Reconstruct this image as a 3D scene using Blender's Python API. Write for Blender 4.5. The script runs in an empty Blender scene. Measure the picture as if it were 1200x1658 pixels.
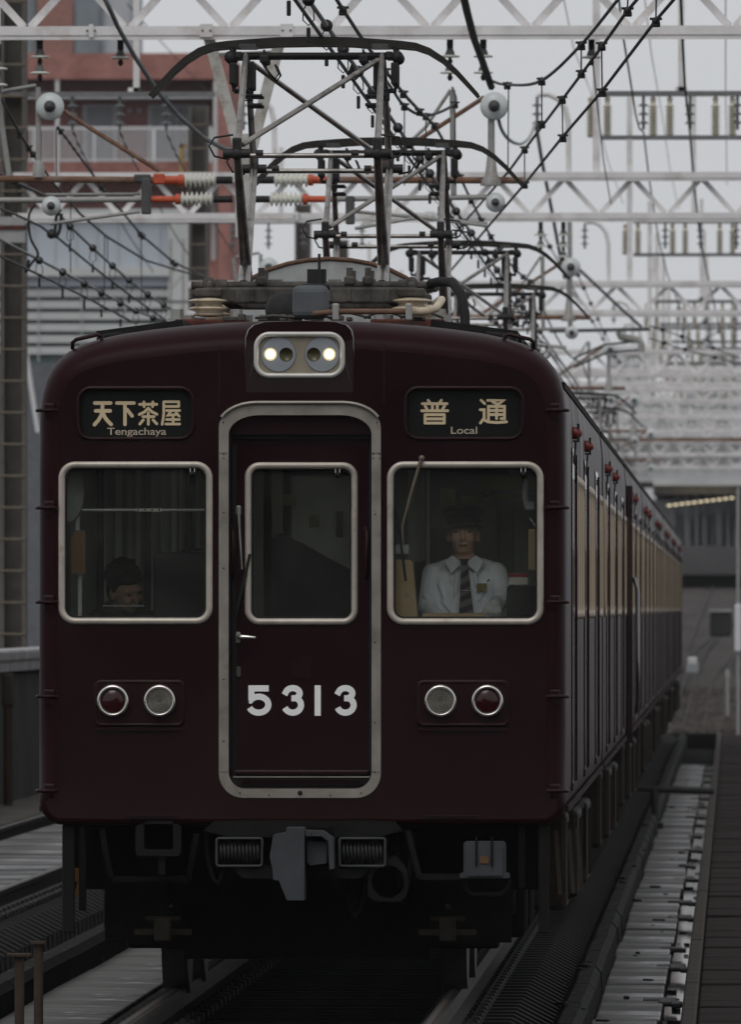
import bpy, bmesh, math, random
from mathutils import Vector, Matrix, Quaternion
from mathutils.geometry import tessellate_polygon
random.seed(7)
SC = bpy.context.scene
COL = SC.collection
PI = math.pi

# ------------------------------------------------------------------ camera, sky, sun, exposure
F = 20960.0            # focal length in photo pixels (1200 x 1658), lines of the track meet at pixel (1188, 985)
HC = 2.05              # camera height above rail top
cam_d = bpy.data.cameras.new('camera')
cam = bpy.data.objects.new('camera', cam_d); COL.objects.link(cam)
cam.location = (0, 0, HC)
cam_d.sensor_fit = 'VERTICAL'; cam_d.sensor_height = 36.0
cam_d.lens = F / 1658.0 * 36.0
cam_d.clip_start = 1.0; cam_d.clip_end = 3000.0
aim = Vector(((600 - 1188) / F, 1.0, (985 - 829) / F))
cam.rotation_euler = aim.to_track_quat('-Z', 'Y').to_euler()
cam_d.dof.use_dof = True
cam_d.dof.focus_distance = 68.5
cam_d.dof.aperture_fstop = 14.0
SC.camera = cam

SUN_EL, SUN_AZ = math.radians(52), math.radians(195)      # thin bright patch of cloud high behind the camera
world = bpy.data.worlds.new('World'); SC.world = world; world.use_nodes = True
nt = world.node_tree; nt.nodes.clear()
out = nt.nodes.new('ShaderNodeOutputWorld'); bg = nt.nodes.new('ShaderNodeBackground')
sky = nt.nodes.new('ShaderNodeTexSky'); sky.sky_type = 'NISHITA'; sky.sun_disc = False
sky.sun_elevation = SUN_EL; sky.sun_rotation = SUN_AZ
sky.air_density = 1.0; sky.dust_density = 4.0
hsv = nt.nodes.new('ShaderNodeHueSaturation'); hsv.inputs['Saturation'].default_value = 0.1
mixc = nt.nodes.new('ShaderNodeMix'); mixc.data_type = 'RGBA'
mixc.inputs['Factor'].default_value = 0.85
mixc.inputs['B'].default_value = (6.5, 6.65, 6.9, 1)      # even grey cloud cover
nt.links.new(sky.outputs[0], hsv.inputs['Color'])
nt.links.new(hsv.outputs[0], mixc.inputs['A'])
nt.links.new(mixc.outputs['Result'], bg.inputs['Color'])
bg.inputs['Strength'].default_value = 0.1
nt.links.new(bg.outputs[0], out.inputs['Surface'])

sun_d = bpy.data.lights.new('sun', 'SUN'); sun = bpy.data.objects.new('sun', sun_d); COL.objects.link(sun)
sun_d.energy = 0.9; sun_d.angle = math.radians(35); sun_d.color = (1.0, 0.97, 0.93)
sv = Vector((math.sin(SUN_AZ) * math.cos(SUN_EL), math.cos(SUN_AZ) * math.cos(SUN_EL), math.sin(SUN_EL)))
sun.rotation_euler = sv.to_track_quat('Z', 'Y').to_euler()
SC.view_settings.view_transform = 'Standard'; SC.view_settings.look = 'None'
SC.view_settings.gamma = 1.0; SC.view_settings.use_curve_mapping = False
SC.view_settings.exposure = 0.0
SC.cycles.max_bounces = 8; SC.cycles.transparent_max_bounces = 16
SC.cycles.volume_bounces = 0
SC.cycles.sample_clamp_indirect = 4.0

# ------------------------------------------------------------------ helpers
def at(px, py, d):
    """world point on the photo's ray through pixel (px, py) at distance d along the track"""
    return Vector(((px - 1188) * d / F, d, HC + (985 - py) * d / F))

MATS = {}
def mat(name, col, rough=0.6, metal=0.0, spec=0.3, var=0.25, scale=6.0, bump=0.0, bscale=40.0, coat=0.0,
        dirt=None, dirt_scale=2.0, dirt_lo=0.5, dirt_hi=0.75, stretch=(1, 1, 1), emit=None, estr=0.0, rvar=0.0, wet=None):
    if name in MATS: return MATS[name]
    m = bpy.data.materials.new(name); m.use_nodes = True
    n = m.node_tree.nodes; l = m.node_tree.links
    b = n['Principled BSDF']
    b.inputs['Roughness'].default_value = rough; b.inputs['Metallic'].default_value = metal
    b.inputs['Specular IOR Level'].default_value = spec
    b.inputs['Coat Weight'].default_value = coat; b.inputs['Coat Roughness'].default_value = 0.08; b.inputs['Coat IOR'].default_value = 2.0
    tc = n.new('ShaderNodeTexCoord'); mp = n.new('ShaderNodeMapping'); mp.inputs['Scale'].default_value = stretch
    l.new(tc.outputs['Object'], mp.inputs['Vector'])
    nz = n.new('ShaderNodeTexNoise'); nz.inputs['Scale'].default_value = scale
    nz.inputs['Detail'].default_value = 6; nz.inputs['Roughness'].default_value = 0.65
    l.new(mp.outputs[0], nz.inputs['Vector'])
    mr = n.new('ShaderNodeMapRange'); mr.inputs['From Min'].default_value = 0.3; mr.inputs['From Max'].default_value = 0.7
    mr.inputs['To Min'].default_value = 1 - var; mr.inputs['To Max'].default_value = 1 + var
    l.new(nz.outputs[0], mr.inputs['Value'])
    mx = n.new('ShaderNodeVectorMath'); mx.operation = 'SCALE'
    mx.inputs[0].default_value = col[:3]
    l.new(mr.outputs[0], mx.inputs['Scale'])
    src = mx.outputs[0]
    if dirt:
        n2 = n.new('ShaderNodeTexNoise'); n2.inputs['Scale'].default_value = dirt_scale; n2.inputs['Detail'].default_value = 8
        n2.inputs['Roughness'].default_value = 0.7
        l.new(mp.outputs[0], n2.inputs['Vector'])
        r2 = n.new('ShaderNodeMapRange'); r2.inputs['From Min'].default_value = dirt_lo; r2.inputs['From Max'].default_value = dirt_hi
        l.new(n2.outputs[0], r2.inputs['Value'])
        m2 = n.new('ShaderNodeMix'); m2.data_type = 'RGBA'
        l.new(r2.outputs[0], m2.inputs['Factor']); l.new(src, m2.inputs['A']); m2.inputs['B'].default_value = (*dirt, 1)
        src = m2.outputs['Result']
    l.new(src, b.inputs['Base Color'])
    if rvar:
        r3 = n.new('ShaderNodeMapRange'); r3.inputs['From Min'].default_value = 0.35; r3.inputs['From Max'].default_value = 0.65
        r3.inputs['To Min'].default_value = max(0.02, rough - rvar); r3.inputs['To Max'].default_value = min(1, rough + rvar)
        l.new(nz.outputs[0], r3.inputs['Value']); l.new(r3.outputs[0], b.inputs['Roughness'])
    if wet:        # thin film of water in patches: smooth and mirror-like there, dull elsewhere
        lo, hi, sc_, rw, sw = wet
        n4 = n.new('ShaderNodeTexNoise'); n4.inputs['Scale'].default_value = sc_; n4.inputs['Detail'].default_value = 7; n4.inputs['Roughness'].default_value = .7
        l.new(mp.outputs[0], n4.inputs['Vector'])
        r4 = n.new('ShaderNodeMapRange'); r4.inputs['From Min'].default_value = lo; r4.inputs['From Max'].default_value = hi
        r4.inputs['To Min'].default_value = rough; r4.inputs['To Max'].default_value = rw; l.new(n4.outputs[0], r4.inputs['Value']); l.new(r4.outputs[0], b.inputs['Roughness'])
        r5 = n.new('ShaderNodeMapRange'); r5.inputs['From Min'].default_value = lo; r5.inputs['From Max'].default_value = hi
        r5.inputs['To Min'].default_value = spec; r5.inputs['To Max'].default_value = sw; l.new(n4.outputs[0], r5.inputs['Value']); l.new(r5.outputs[0], b.inputs['Specular IOR Level'])
    if bump:
        n3 = n.new('ShaderNodeTexNoise'); n3.inputs['Scale'].default_value = bscale; n3.inputs['Detail'].default_value = 4
        l.new(mp.outputs[0], n3.inputs['Vector'])
        bp = n.new('ShaderNodeBump'); bp.inputs['Strength'].default_value = bump; bp.inputs['Distance'].default_value = 0.01
        l.new(n3.outputs[0], bp.inputs['Height']); l.new(bp.outputs[0], b.inputs['Normal'])
    if emit:
        b.inputs['Emission Color'].default_value = (*emit, 1); b.inputs['Emission Strength'].default_value = estr
    MATS[name] = m
    return m

def glass_mat(name, tint, ior):
    if name in MATS: return MATS[name]
    m = bpy.data.materials.new(name); m.use_nodes = True
    n = m.node_tree.nodes; l = m.node_tree.links; n.clear()
    o = n.new('ShaderNodeOutputMaterial'); t = n.new('ShaderNodeBsdfTransparent'); g = n.new('ShaderNodeBsdfGlossy')
    t.inputs['Color'].default_value = (*tint, 1); g.inputs['Roughness'].default_value = 0.02
    fr = n.new('ShaderNodeFresnel'); fr.inputs['IOR'].default_value = ior
    mi = n.new('ShaderNodeMixShader')
    l.new(fr.outputs[0], mi.inputs['Fac']); l.new(t.outputs[0], mi.inputs[1]); l.new(g.outputs[0], mi.inputs[2])
    # uneven pale film mixed in for the veil of reflections on the pane
    df = n.new('ShaderNodeBsdfDiffuse'); df.inputs['Color'].default_value = (.62, .66, .58, 1)
    tcg = n.new('ShaderNodeTexCoord'); nzg = n.new('ShaderNodeTexNoise'); nzg.inputs['Scale'].default_value = 3.5; nzg.inputs['Detail'].default_value = 6
    l.new(tcg.outputs['Object'], nzg.inputs['Vector'])
    mg = n.new('ShaderNodeMapRange'); mg.inputs['From Min'].default_value = .3; mg.inputs['From Max'].default_value = .75
    mg.inputs['To Min'].default_value = .008; mg.inputs['To Max'].default_value = .034; l.new(nzg.outputs[0], mg.inputs['Value'])
    m3 = n.new('ShaderNodeMixShader'); l.new(mg.outputs[0], m3.inputs['Fac']); l.new(mi.outputs[0], m3.inputs[1]); l.new(df.outputs[0], m3.inputs[2])
    l.new(m3.outputs[0], o.inputs['Surface'])
    MATS[name] = m
    return m

def rrect(cx, cz, w, h, r, n=6):
    r = max(0.0005, min(r, w / 2 - 1e-4, h / 2 - 1e-4)); pts = []
    for (sx, sz, a0) in ((1, 1, 0), (-1, 1, 90), (-1, -1, 180), (1, -1, 270)):
        ox, oz = cx + sx * (w / 2 - r), cz + sz * (h / 2 - r)
        for k in range(n + 1):
            a = math.radians(a0 + 90.0 * k / n)
            pts.append((ox + r * math.cos(a), oz + r * math.sin(a)))
    return pts
def circle(cx, cz, r, n=24):
    return [(cx + r * math.cos(2 * PI * k / n), cz + r * math.sin(2 * PI * k / n)) for k in range(n)]

class MB:
    def __init__(s): s.v = []; s.f = []; s.sm = []
    def add(s, vs, fs, smooth=False):
        o = len(s.v); s.v += [tuple(v) for v in vs]
        s.f += [tuple(i + o for i in f) for f in fs]; s.sm += [smooth] * len(fs)
        return s
    def box(s, c, d, R=None):
        x, y, z = d[0] / 2, d[1] / 2, d[2] / 2
        vs = [Vector((i * x, j * y, k * z)) for i in (-1, 1) for j in (-1, 1) for k in (-1, 1)]
        if R is not None: vs = [R @ v for v in vs]
        c = Vector(c)
        return s.add([v + c for v in vs], [(0, 1, 3, 2), (4, 6, 7, 5), (0, 4, 5, 1), (2, 3, 7, 6), (0, 2, 6, 4), (1, 5, 7, 3)])
    def bbox(s, c, d, b=0.01, R=None, seg=2):
        bm = bmesh.new(); bmesh.ops.create_cube(bm, size=1.0)
        for v in bm.verts: v.co = Vector((v.co.x * d[0], v.co.y * d[1], v.co.z * d[2]))
        bmesh.ops.bevel(bm, geom=bm.edges[:], offset=min(b, min(d) * 0.45), segments=seg, profile=0.5, affect='EDGES')
        c = Vector(c); bm.verts.ensure_lookup_table()
        vs = [(R @ v.co if R is not None else v.co) + c for v in bm.verts]
        fs = [[v.index for v in f.verts] for f in bm.faces]; bm.verts.index_update()
        fs = [[v.index for v in f.verts] for f in bm.faces]
        bm.free()
        return s.add(vs, fs, False)
    def beam(s, a, b, w, h=None, up=(0, 0, 1)):
        a, b = Vector(a), Vector(b); h = h or w
        y = (b - a).normalized(); x = y.cross(Vector(up))
        if x.length < 1e-4: x = y.cross(Vector((1, 0, 0)))
        x.normalize(); z = x.cross(y)
        R = Matrix((x, y, z)).transposed()
        return s.box((a + b) / 2, (w, (b - a).length, h), R)
    def tube(s, pts, r, n=8, caps=True, smooth=True):
        pts = [Vector(p) for p in pts]; N = len(pts)
        rs = r if isinstance(r, (list, tuple)) else [r] * N
        vs = []; fs = []; prev = None
        for i in range(N):
            t = (pts[min(i + 1, N - 1)] - pts[max(i - 1, 0)])
            t.normalize()
            if prev is None:
                x = t.cross(Vector((0.123, 0.456, 0.88)))
                if x.length < 0.05: x = t.cross(Vector((1, 0, 0)))
            else:
                x = prev - t * prev.dot(t)
            x.normalize(); prev = x; y = t.cross(x)
            for k in range(n):
                a = 2 * PI * k / n
                vs.append(pts[i] + (x * math.cos(a) + y * math.sin(a)) * rs[i])
        for i in range(N - 1):
            for k in range(n):
                k2 = (k + 1) % n
                fs.append((i * n + k, i * n + k2, (i + 1) * n + k2, (i + 1) * n + k))
        s.add(vs, fs, smooth)
        if caps:
            s.add(vs[:n], [tuple(reversed(range(n)))]); s.add(vs[-n:], [tuple(range(n))])
        return s
    def lathe(s, prof, c, axis='Z', n=20, smooth=True, R=None):
        c = Vector(c); vs = []; fs = []; m = len(prof)
        for k in range(n):
            a = 2 * PI * k / n
            for (r, h) in prof:
                u, w = r * math.cos(a), r * math.sin(a)
                v = {'Z': Vector((u, w, h)), 'Y': Vector((u, h, w)), 'X': Vector((h, u, w))}[axis]
                if R is not None: v = R @ v
                vs.append(c + v)
        for k in range(n):
            k2 = (k + 1) % n
            for i in range(m - 1):
                fs.append((k * m + i, k2 * m + i, k2 * m + i + 1, k * m + i + 1))
        s.add(vs, fs, smooth)
        return s
    def ball(s, c, r, n=12, sc=(1, 1, 1), R=None):
        h = n // 2 + 1
        vs = []; fs = []
        for i in range(h + 1):
            th = PI * i / h
            for k in range(n):
                a = 2 * PI * k / n
                v = Vector((r * sc[0] * math.sin(th) * math.cos(a), r * sc[1] * math.sin(th) * math.sin(a), r * sc[2] * math.cos(th)))
                if R is not None: v = R @ v
                vs.append(Vector(c) + v)
        for i in range(h):
            for k in range(n):
                k2 = (k + 1) % n
                fs.append((i * n + k, (i + 1) * n + k, (i + 1) * n + k2, i * n + k2))
        return s.add(vs, fs, True)
    def plate(s, outer, holes=(), y0=0.0, y1=0.03, back=True):
        """prism of the (x, z) outline with holes between y0 (front) and y1"""
        loops = [list(outer)] + [list(h) for h in holes]
        flat = [p for lp in loops for p in lp]
        tris = tessellate_polygon([[Vector((p[0], p[1], 0)) for p in lp] for lp in loops])
        n = len(flat)
        vs = [(p[0], y0, p[1]) for p in flat] + [(p[0], y1, p[1]) for p in flat]
        fs = []
        for t in tris:
            a, b, c = (flat[i] for i in t)
            cr = (b[0] - a[0]) * (c[1] - a[1]) - (b[1] - a[1]) * (c[0] - a[0])
            if abs(cr) < 1e-12: continue
            t = tuple(t) if cr > 0 else tuple(reversed(t))
            fs.append(t)
            if back: fs.append(tuple(i + n for i in reversed(t)))
        o = 0
        for lp in loops:
            m = len(lp)
            for k in range(m):
                k2 = (k + 1) % m
                fs.append((o + k, o + k + n, o + k2 + n, o + k2))
            o += m
        return s.add(vs, fs)
    def loops(s, lps, closed=True, smooth=True, cap=False):
        """skin a list of equal-length 3D loops"""
        m = len(lps[0]); vs = [v for lp in lps for v in lp]; fs = []
        for i in range(len(lps) - 1):
            for k in range(m if closed else m - 1):
                k2 = (k + 1) % m
                fs.append((i * m + k, i * m + k2, (i + 1) * m + k2, (i + 1) * m + k))
        s.add(vs, fs, smooth)
        if cap: s.add(lps[-1], [tuple(range(m))])
        return s
    def frame(s, cx, cz, w, h, r, wd, proud, y0=0.0, n=8, back=0.01):
        def L(o, y): return [(x, y, z) for x, z in rrect(cx, cz, w - 2 * o, h - 2 * o, r - o, n)]
        return s.loops([L(0, y0), L(0, y0 - proud * .5), L(wd * .25, y0 - proud), L(wd * .7, y0 - proud), L(wd, y0 - proud * .35), L(wd, y0 + back)])
    def stroke(s, pts, w, y, t=0.002, cap=True, n=5):
        """flat ribbon of width w along (x, z) points, rounded or square ends, front face at y"""
        P = [Vector((p[0], p[1])) for p in pts]; N = len(P); L = []; Rr = []
        for i in range(N):
            d0 = (P[i] - P[i - 1]).normalized() if i else None
            d1 = (P[i + 1] - P[i]).normalized() if i < N - 1 else None
            if d0 is None: d0 = d1
            if d1 is None: d1 = d0
            d = (d0 + d1).normalized(); nn = Vector((-d.y, d.x)); k = max(0.45, nn.dot(Vector((-d1.y, d1.x))))
            L.append(P[i] + nn * w / 2 / k); Rr.append(P[i] - nn * w / 2 / k)
        if cap:
            out_ = list(Rr)
            d = (P[-1] - P[-2]).normalized(); a0 = math.atan2(-d.x, d.y)
            for k in range(1, n): 
                a = math.atan2(d.y, d.x) - PI / 2 + PI * k / n
                out_.append(P[-1] + Vector((math.cos(a), math.sin(a))) * w / 2)
            out_ += list(reversed(L))
            d = (P[0] - P[1]).normalized()
            for k in range(1, n):
                a = math.atan2(d.y, d.x) - PI / 2 + PI * k / n
                out_.append(P[0] + Vector((math.cos(a), math.sin(a))) * w / 2)
        else:
            out_ = list(Rr) + list(reversed(L))
        return s.plate([(p.x, p.y) for p in out_], (), y, y + t, back=False)
    def xf(s, fn, start=0):
        s.v = s.v[:start] + [tuple(fn(Vector(v))) for v in s.v[start:]]; return s
    def mesh(s, name, m):
        me = bpy.data.meshes.new(name); me.from_pydata(s.v, [], s.f)
        me.polygons.foreach_set('use_smooth', s.sm)
        if m: me.materials.append(m)
        me.update()
        return me

def obj(name, mb, m, parent=None, loc=None, **props):
    me = mb if isinstance(mb, bpy.types.Mesh) else mb.mesh(name, m)
    o = bpy.data.objects.new(name, me); COL.objects.link(o)
    if parent: o.parent = parent
    if loc is not None: o.location = loc
    for k, v in props.items(): o[k] = v
    return o
def thing(name, label, cat, loc=(0, 0, 0), rz=0.0, group=None):
    o = bpy.data.objects.new(name, None); COL.objects.link(o); o.empty_display_size = 0.2
    o.location = loc; o.rotation_euler = (0, 0, rz); o['label'] = label; o['category'] = cat
    if group: o['group'] = group
    return o
def tag(o, label, cat, group=None):
    o['label'] = label; o['category'] = cat
    if group: o['group'] = group
    return o
def struct(name, mb, m, parent=None, loc=None):
    o = obj(name, mb, m, parent, loc)
    if parent is None: o['kind'] = 'structure'
    return o
def copy_tree(o, parent=None):
    c = o.copy(); COL.objects.link(c)
    if parent is not None: c.parent = parent
    for ch in list(o.children): copy_tree(ch, c)
    return c
def lin(r, g, b):
    f = lambda c: (c / 255 / 12.92) if c / 255 <= 0.04045 else ((c / 255 + 0.055) / 1.055) ** 2.4
    return (f(r), f(g), f(b))

# ------------------------------------------------------------------ materials
maroon = mat('maroon_paint', (0.0140, 0.0021, 0.0036), 0.16, spec=0.5, coat=1.0, var=0.18, scale=1.5, bump=0.05, bscale=2.2, rvar=0.05, dirt=(.0105, .004, .0038), dirt_scale=1.1, dirt_lo=.5, dirt_hi=.8)
maroon_side = mat('maroon_side_paint', (0.0165, 0.0032, 0.0048), 0.38, spec=0.06, var=0.25, scale=2.0, bump=0.5, bscale=1.6, stretch=(.02, 1, .05), rvar=0.1)
maroon_in = mat('maroon_recess', (0.0135, 0.0026, 0.0038), 0.4, spec=0.15, var=0.1)
steel = mat('stainless_trim', (0.27, 0.25, 0.22), 0.42, metal=0.55, spec=0.4, var=0.18, scale=5, rvar=0.1, dirt=(0.16, 0.13, 0.10), dirt_scale=9, dirt_lo=0.56, dirt_hi=0.8)
frame_m = mat('window_rim_metal', (0.40, 0.36, 0.31), 0.38, metal=0.35, spec=0.4, var=0.15, scale=7, dirt=(0.22, 0.18, 0.14), dirt_scale=10, dirt_lo=0.55, dirt_hi=0.8)
chrome = mat('chrome', (0.62, 0.60, 0.57), 0.22, metal=0.9, var=0.05)
white_p = mat('white_number_paint', (0.78, 0.78, 0.78), 0.5, spec=0.3, var=0.03)
black_r = mat('black_rubber', (0.008, 0.008, 0.008), 0.7, spec=0.2, var=0.2)
sign_black = mat('blind_black', (0.008, 0.009, 0.008), 0.35, spec=0.15, var=0.1)
sign_text = mat('blind_lettering', (0.56, 0.45, 0.29), 0.6, spec=0.2, var=0.04)
sign_text2 = mat('blind_small_lettering', (0.42, 0.36, 0.28), 0.6, spec=0.2, var=0.04)
dark_m = mat('underframe_black', (0.006, 0.0056, 0.005), 0.8, spec=0.05, var=0.35, scale=9)
under_g = mat('underframe_grey', (0.009, 0.0092, 0.0095), 0.75, spec=0.08, var=0.3, scale=8, dirt=(0.012, 0.011, 0.01), dirt_scale=5)
coupler_m = mat('coupler_grey_paint', (0.048, 0.050, 0.055), 0.65, spec=0.12, var=0.15, dirt=(0.012, 0.01, 0.009), dirt_scale=22, dirt_lo=0.66, dirt_hi=0.7)
pan_m = mat('pantograph_metal', (0.30, 0.28, 0.26), 0.38, metal=0.8, spec=0.3, var=0.35, scale=9, dirt=(0.03, 0.028, 0.025), dirt_scale=6)
pan_d = mat('pantograph_dark', (0.022, 0.021, 0.021), 0.55, spec=0.25, var=0.3, scale=9)
horn_m = mat('pantograph_horn', (0.018, 0.0165, 0.014), 0.5, spec=0.3, var=0.4, scale=12)
roof_m = mat('roof_grey', (0.055, 0.052, 0.05), 0.7, spec=0.2, var=0.3, scale=4)
gear_m = mat('roof_gear_brown', (0.080, 0.073, 0.066), 0.7, spec=0.2, var=0.45, scale=10, dirt=(0.02, 0.018, 0.016), dirt_scale=7)
rust_red = mat('red_oxide_paint', (0.10, 0.03, 0.022), 0.75, spec=0.15, var=0.4, scale=18, dirt=(0.03, 0.025, 0.022), dirt_scale=12, dirt_lo=0.45, dirt_hi=0.6)
cream = mat('cream_porcelain', (0.48, 0.40, 0.29), 0.35, spec=0.4, var=0.15, scale=10, dirt=(0.16, 0.10, 0.06), dirt_scale=8)
aircon = mat('roof_unit_light_grey', (0.42, 0.43, 0.43), 0.6, spec=0.2, var=0.12, scale=8, dirt=(0.25, 0.24, 0.22), dirt_scale=5)
box_grey = mat('roof_box_blue_grey', (0.085, 0.092, 0.10), 0.6, spec=0.2, var=0.15, scale=10)
pipe_brown = mat('copper_brown_pipe', (0.13, 0.075, 0.05), 0.6, spec=0.2, var=0.3, scale=12)
red_lens = mat('red_lens', (0.024, 0.002, 0.004), 0.15, spec=0.4, var=0.1)
clear_lens = mat('clear_lens', (0.30, 0.285, 0.25), 0.18, spec=0.5, var=0.15, scale=20)
lamp_panel = mat('lamp_panel_beige', (0.22, 0.19, 0.145), 0.5, spec=0.3, var=0.15, scale=8)
lamp_bowl = mat('lamp_disc_grey', (0.22, 0.24, 0.26), 0.4, spec=0.3, var=0.08)
lamp_dark = mat('unlit_reflector', (0.055, 0.05, 0.025), 0.3, metal=0.4, var=0.2)
lamp_lit = mat('lit_bulb', (1, 1, 1), 0.5, emit=(1.0, 0.90, 0.68), estr=9.0, var=0.0)
lamp_warm = mat('halo_glow_inner', (.6, .55, .4), .4, emit=(1.0, .84, .5), estr=2.2, var=0.0)  # glow falloff around the bulb, built as fainter emissive rings
lamp_halo = mat('halo_glow', (0.6, 0.55, 0.4), 0.4, emit=(1.0, 0.80, 0.42), estr=.42, var=0.0)
orange_lamp = mat('side_lamp_red_lens', (0.15, 0.022, 0.014), 0.3, spec=0.4, var=0.15)
win_side = mat('side_window_warm_sheen', (0.32, 0.235, 0.145), 0.4, metal=0.6, spec=0.4, var=0.2, scale=2)  # warm grazing reflection on the side glass is put into this colour
pane_m = glass_mat('cab_glass', (0.95, 0.96, 0.93), 1.5)
gantry_w = mat('gantry_pale_paint', (0.66, 0.645, 0.645), 0.6, spec=0.2, var=0.12, scale=3, dirt=(0.46, 0.42, 0.39), dirt_scale=4)
gantry_b = mat('bracket_paint_stained', (0.44, 0.43, 0.40), 0.6, spec=0.2, var=0.2, scale=5, dirt=(0.16, 0.11, 0.07), dirt_scale=6)
gal = mat('galvanised_pipe', (0.30, 0.30, 0.29), 0.55, metal=0.2, var=0.2, scale=6, dirt=(0.14, 0.11, 0.08), dirt_scale=6)
gal_d = mat('dark_galvanised', (0.07, 0.07, 0.072), 0.6, metal=0.2, var=0.3, scale=8)
rust_p = mat('rusty_pipe', (0.16, 0.085, 0.055), 0.75, spec=0.2, var=0.5, scale=9, dirt=(0.24, 0.22, 0.19), dirt_scale=3)
orange_p = mat('orange_paint', (0.48, 0.085, 0.035), 0.5, spec=0.3, var=0.15, scale=12, dirt=(0.25, 0.05, 0.03), dirt_scale=9)
porcelain = mat('white_porcelain', (0.62, 0.62, 0.56), 0.3, spec=0.4, var=0.08)
porc_grey = mat('grey_porcelain', (0.52, 0.55, 0.55), 0.3, spec=0.4, var=0.1)
porc_brown = mat('beige_porcelain', (0.46, 0.43, 0.34), 0.4, spec=0.3, var=0.15)
iron = mat('dark_iron', (0.022, 0.022, 0.023), 0.6, spec=0.2, var=0.35, scale=15)
wire_m = mat('weathered_copper_wire', (0.030, 0.030, 0.031), 0.6, spec=0.25, var=0.3)
wire_g = mat('grey_cable', (0.17, 0.18, 0.185), 0.55, spec=0.25, var=0.2)
wire_green = mat('dark_green_cable', (0.06, 0.075, 0.07), 0.55, spec=0.25, var=0.2)
HAZE = 0.00008
# ------------------------------------------------------------------ the train
TX, TY, CARL = -2.25, 67.4, 19.0
def fx(px): return (px - 488.5) / 311.0
def fz(py): return HC + (985 - py) / 311.0
FOLD, XW = math.tan(math.radians(2.2)), 0.43
def fold(v):
    v = Vector(v); v.y += FOLD * max(0.0, abs(v.x) - XW); return v
half = [(488.5, 517), (560, 518.2), (620, 521), (680, 525.5), (730, 531), (780, 538), (818, 546), (848, 555.5), (870, 567), (886, 580),
        (898, 595), (907, 613), (913, 636), (916.5, 668), (917, 760), (917, 900), (917, 1050), (917, 1180), (917, 1275), (915.5, 1300), (910, 1318), (899, 1330), (884, 1336), (780, 1337), (640, 1337)]
hp = [(fx(a), fz(b)) for a, b in half]
prof = hp + [(0.0, fz(1337))] + [(-x, z) for x, z in reversed(hp[1:])]      # clockwise seen from the front, starts at roof centre
NP = len(prof)
def normals(P):
    out = []
    for i in range(len(P)):
        a, b = P[i - 1], P[(i + 1) % len(P)]
        d = Vector((b[0] - a[0], b[1] - a[1])).normalized()
        out.append((d.y, -d.x))          # inward for this winding
    return out
nrm = normals(prof)
# make sure the normals point inwards
if sum(n[0] * (0 - p[0]) + n[1] * (2.2 - p[1]) for n, p in zip(nrm, prof)) < 0: nrm = [(-a, -b) for a, b in nrm]
def insets(i):
    x, z = prof[i]
    if z > fz(530): return 0.15, 0.26
    if z > fz(668):
        k = (z - fz(668)) / (fz(530) - fz(668)); return 0.10 + 0.05 * k, 0.12 + 0.14 * k
    if z < fz(1290): return 0.035, 0.05
    return 0.10, 0.12
def section(phi):
    lp = []
    for i, (x, z) in enumerate(prof):
        I, R = insets(i); k = I * (1 - math.sin(phi))
        v = fold((x + nrm[i][0] * k, 0, z + nrm[i][1] * k)); v.y += R * (1 - math.cos(phi)) 
        lp.append(v)
    return lp
face_outline = [(v.x, v.z) for v in section(0)]

def clip(poly, sign, xc):
    out = []
    for i in range(len(poly)):
        a, b = poly[i - 1], poly[i]
        ina, inb = sign * (a[0] - xc) >= 0, sign * (b[0] - xc) >= 0
        if ina != inb:
            t = (xc - a[0]) / (b[0] - a[0]); out.append((xc, a[1] + t * (b[1] - a[1])))
        if inb: out.append(b)
    return out

def pr(x0, y0, x1, y1, r, n=6):     # rounded rectangle from photo pixels on the front
    return rrect((fx(x0) + fx(x1)) / 2, (fz(y0) + fz(y1)) / 2, fx(x1) - fx(x0), fz(y0) - fz(y1), r / 311.0, n)
def pr2(x0, y0, x1, y1, rt, rb, n=8):
    X0, X1, Z0, Z1 = fx(x0), fx(x1), fz(y1), fz(y0); pts = []
    for (cx, cz, r, a0) in ((X1 - rt / 311, Z1 - rt * .62 / 311, rt / 311, 0), (X0 + rt / 311, Z1 - rt * .62 / 311, rt / 311, 90), (X0 + rb / 311, Z0 + rb / 311, rb / 311, 180), (X1 - rb / 311, Z0 + rb / 311, rb / 311, 270)):
        for k in range(n + 1):
            a = math.radians(a0 + 90 * k / n); pts.append((cx + r * math.cos(a), cz + r * math.sin(a) * (0.62 if a0 < 180 else 1)))
    return pts

# ---- meshes shared by all cars
def body_mesh(front):
    mb = MB()
    if front:
        secs = [section(PI / 2 * k / 8) for k in range(9)]
        ys = [0.5, 6, 12, 18.5]
    else:
        secs = []; ys = [0.25, 6, 12, 18.5]
    for y in ys: secs.append([Vector((x, y, z)) for x, z in prof])
    mb.loops(secs)
    mb.add([tuple(v) for v in secs[-1]], [tuple(range(NP))])
    if not front: mb.add([tuple(v) for v in secs[0]], [tuple(reversed(range(NP)))])
    return mb.mesh('body', maroon_side)
def side(mb, s):        # plate space (x along the car, -y outwards) to the car's side
    return mb.xf(lambda v: Vector((s * (1.378 - v.y), v.x, v.z)))
ZW0, ZW1 = 1.99, 2.79
def sidewin_mesh(s):
    rim = MB(); rim.frame(0, (ZW0 + ZW1) / 2, 0.86, ZW1 - ZW0, 0.09, 0.05, 0.010); side(rim, s)
    pn = MB(); pn.plate(rrect(0, (ZW0 + ZW1) / 2, 0.80, ZW1 - ZW0 - .06, 0.07), (), -0.004, 0.01); side(pn, s)
    return rim.mesh('window', win_side), pn.mesh('pane', win_side)
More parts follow.
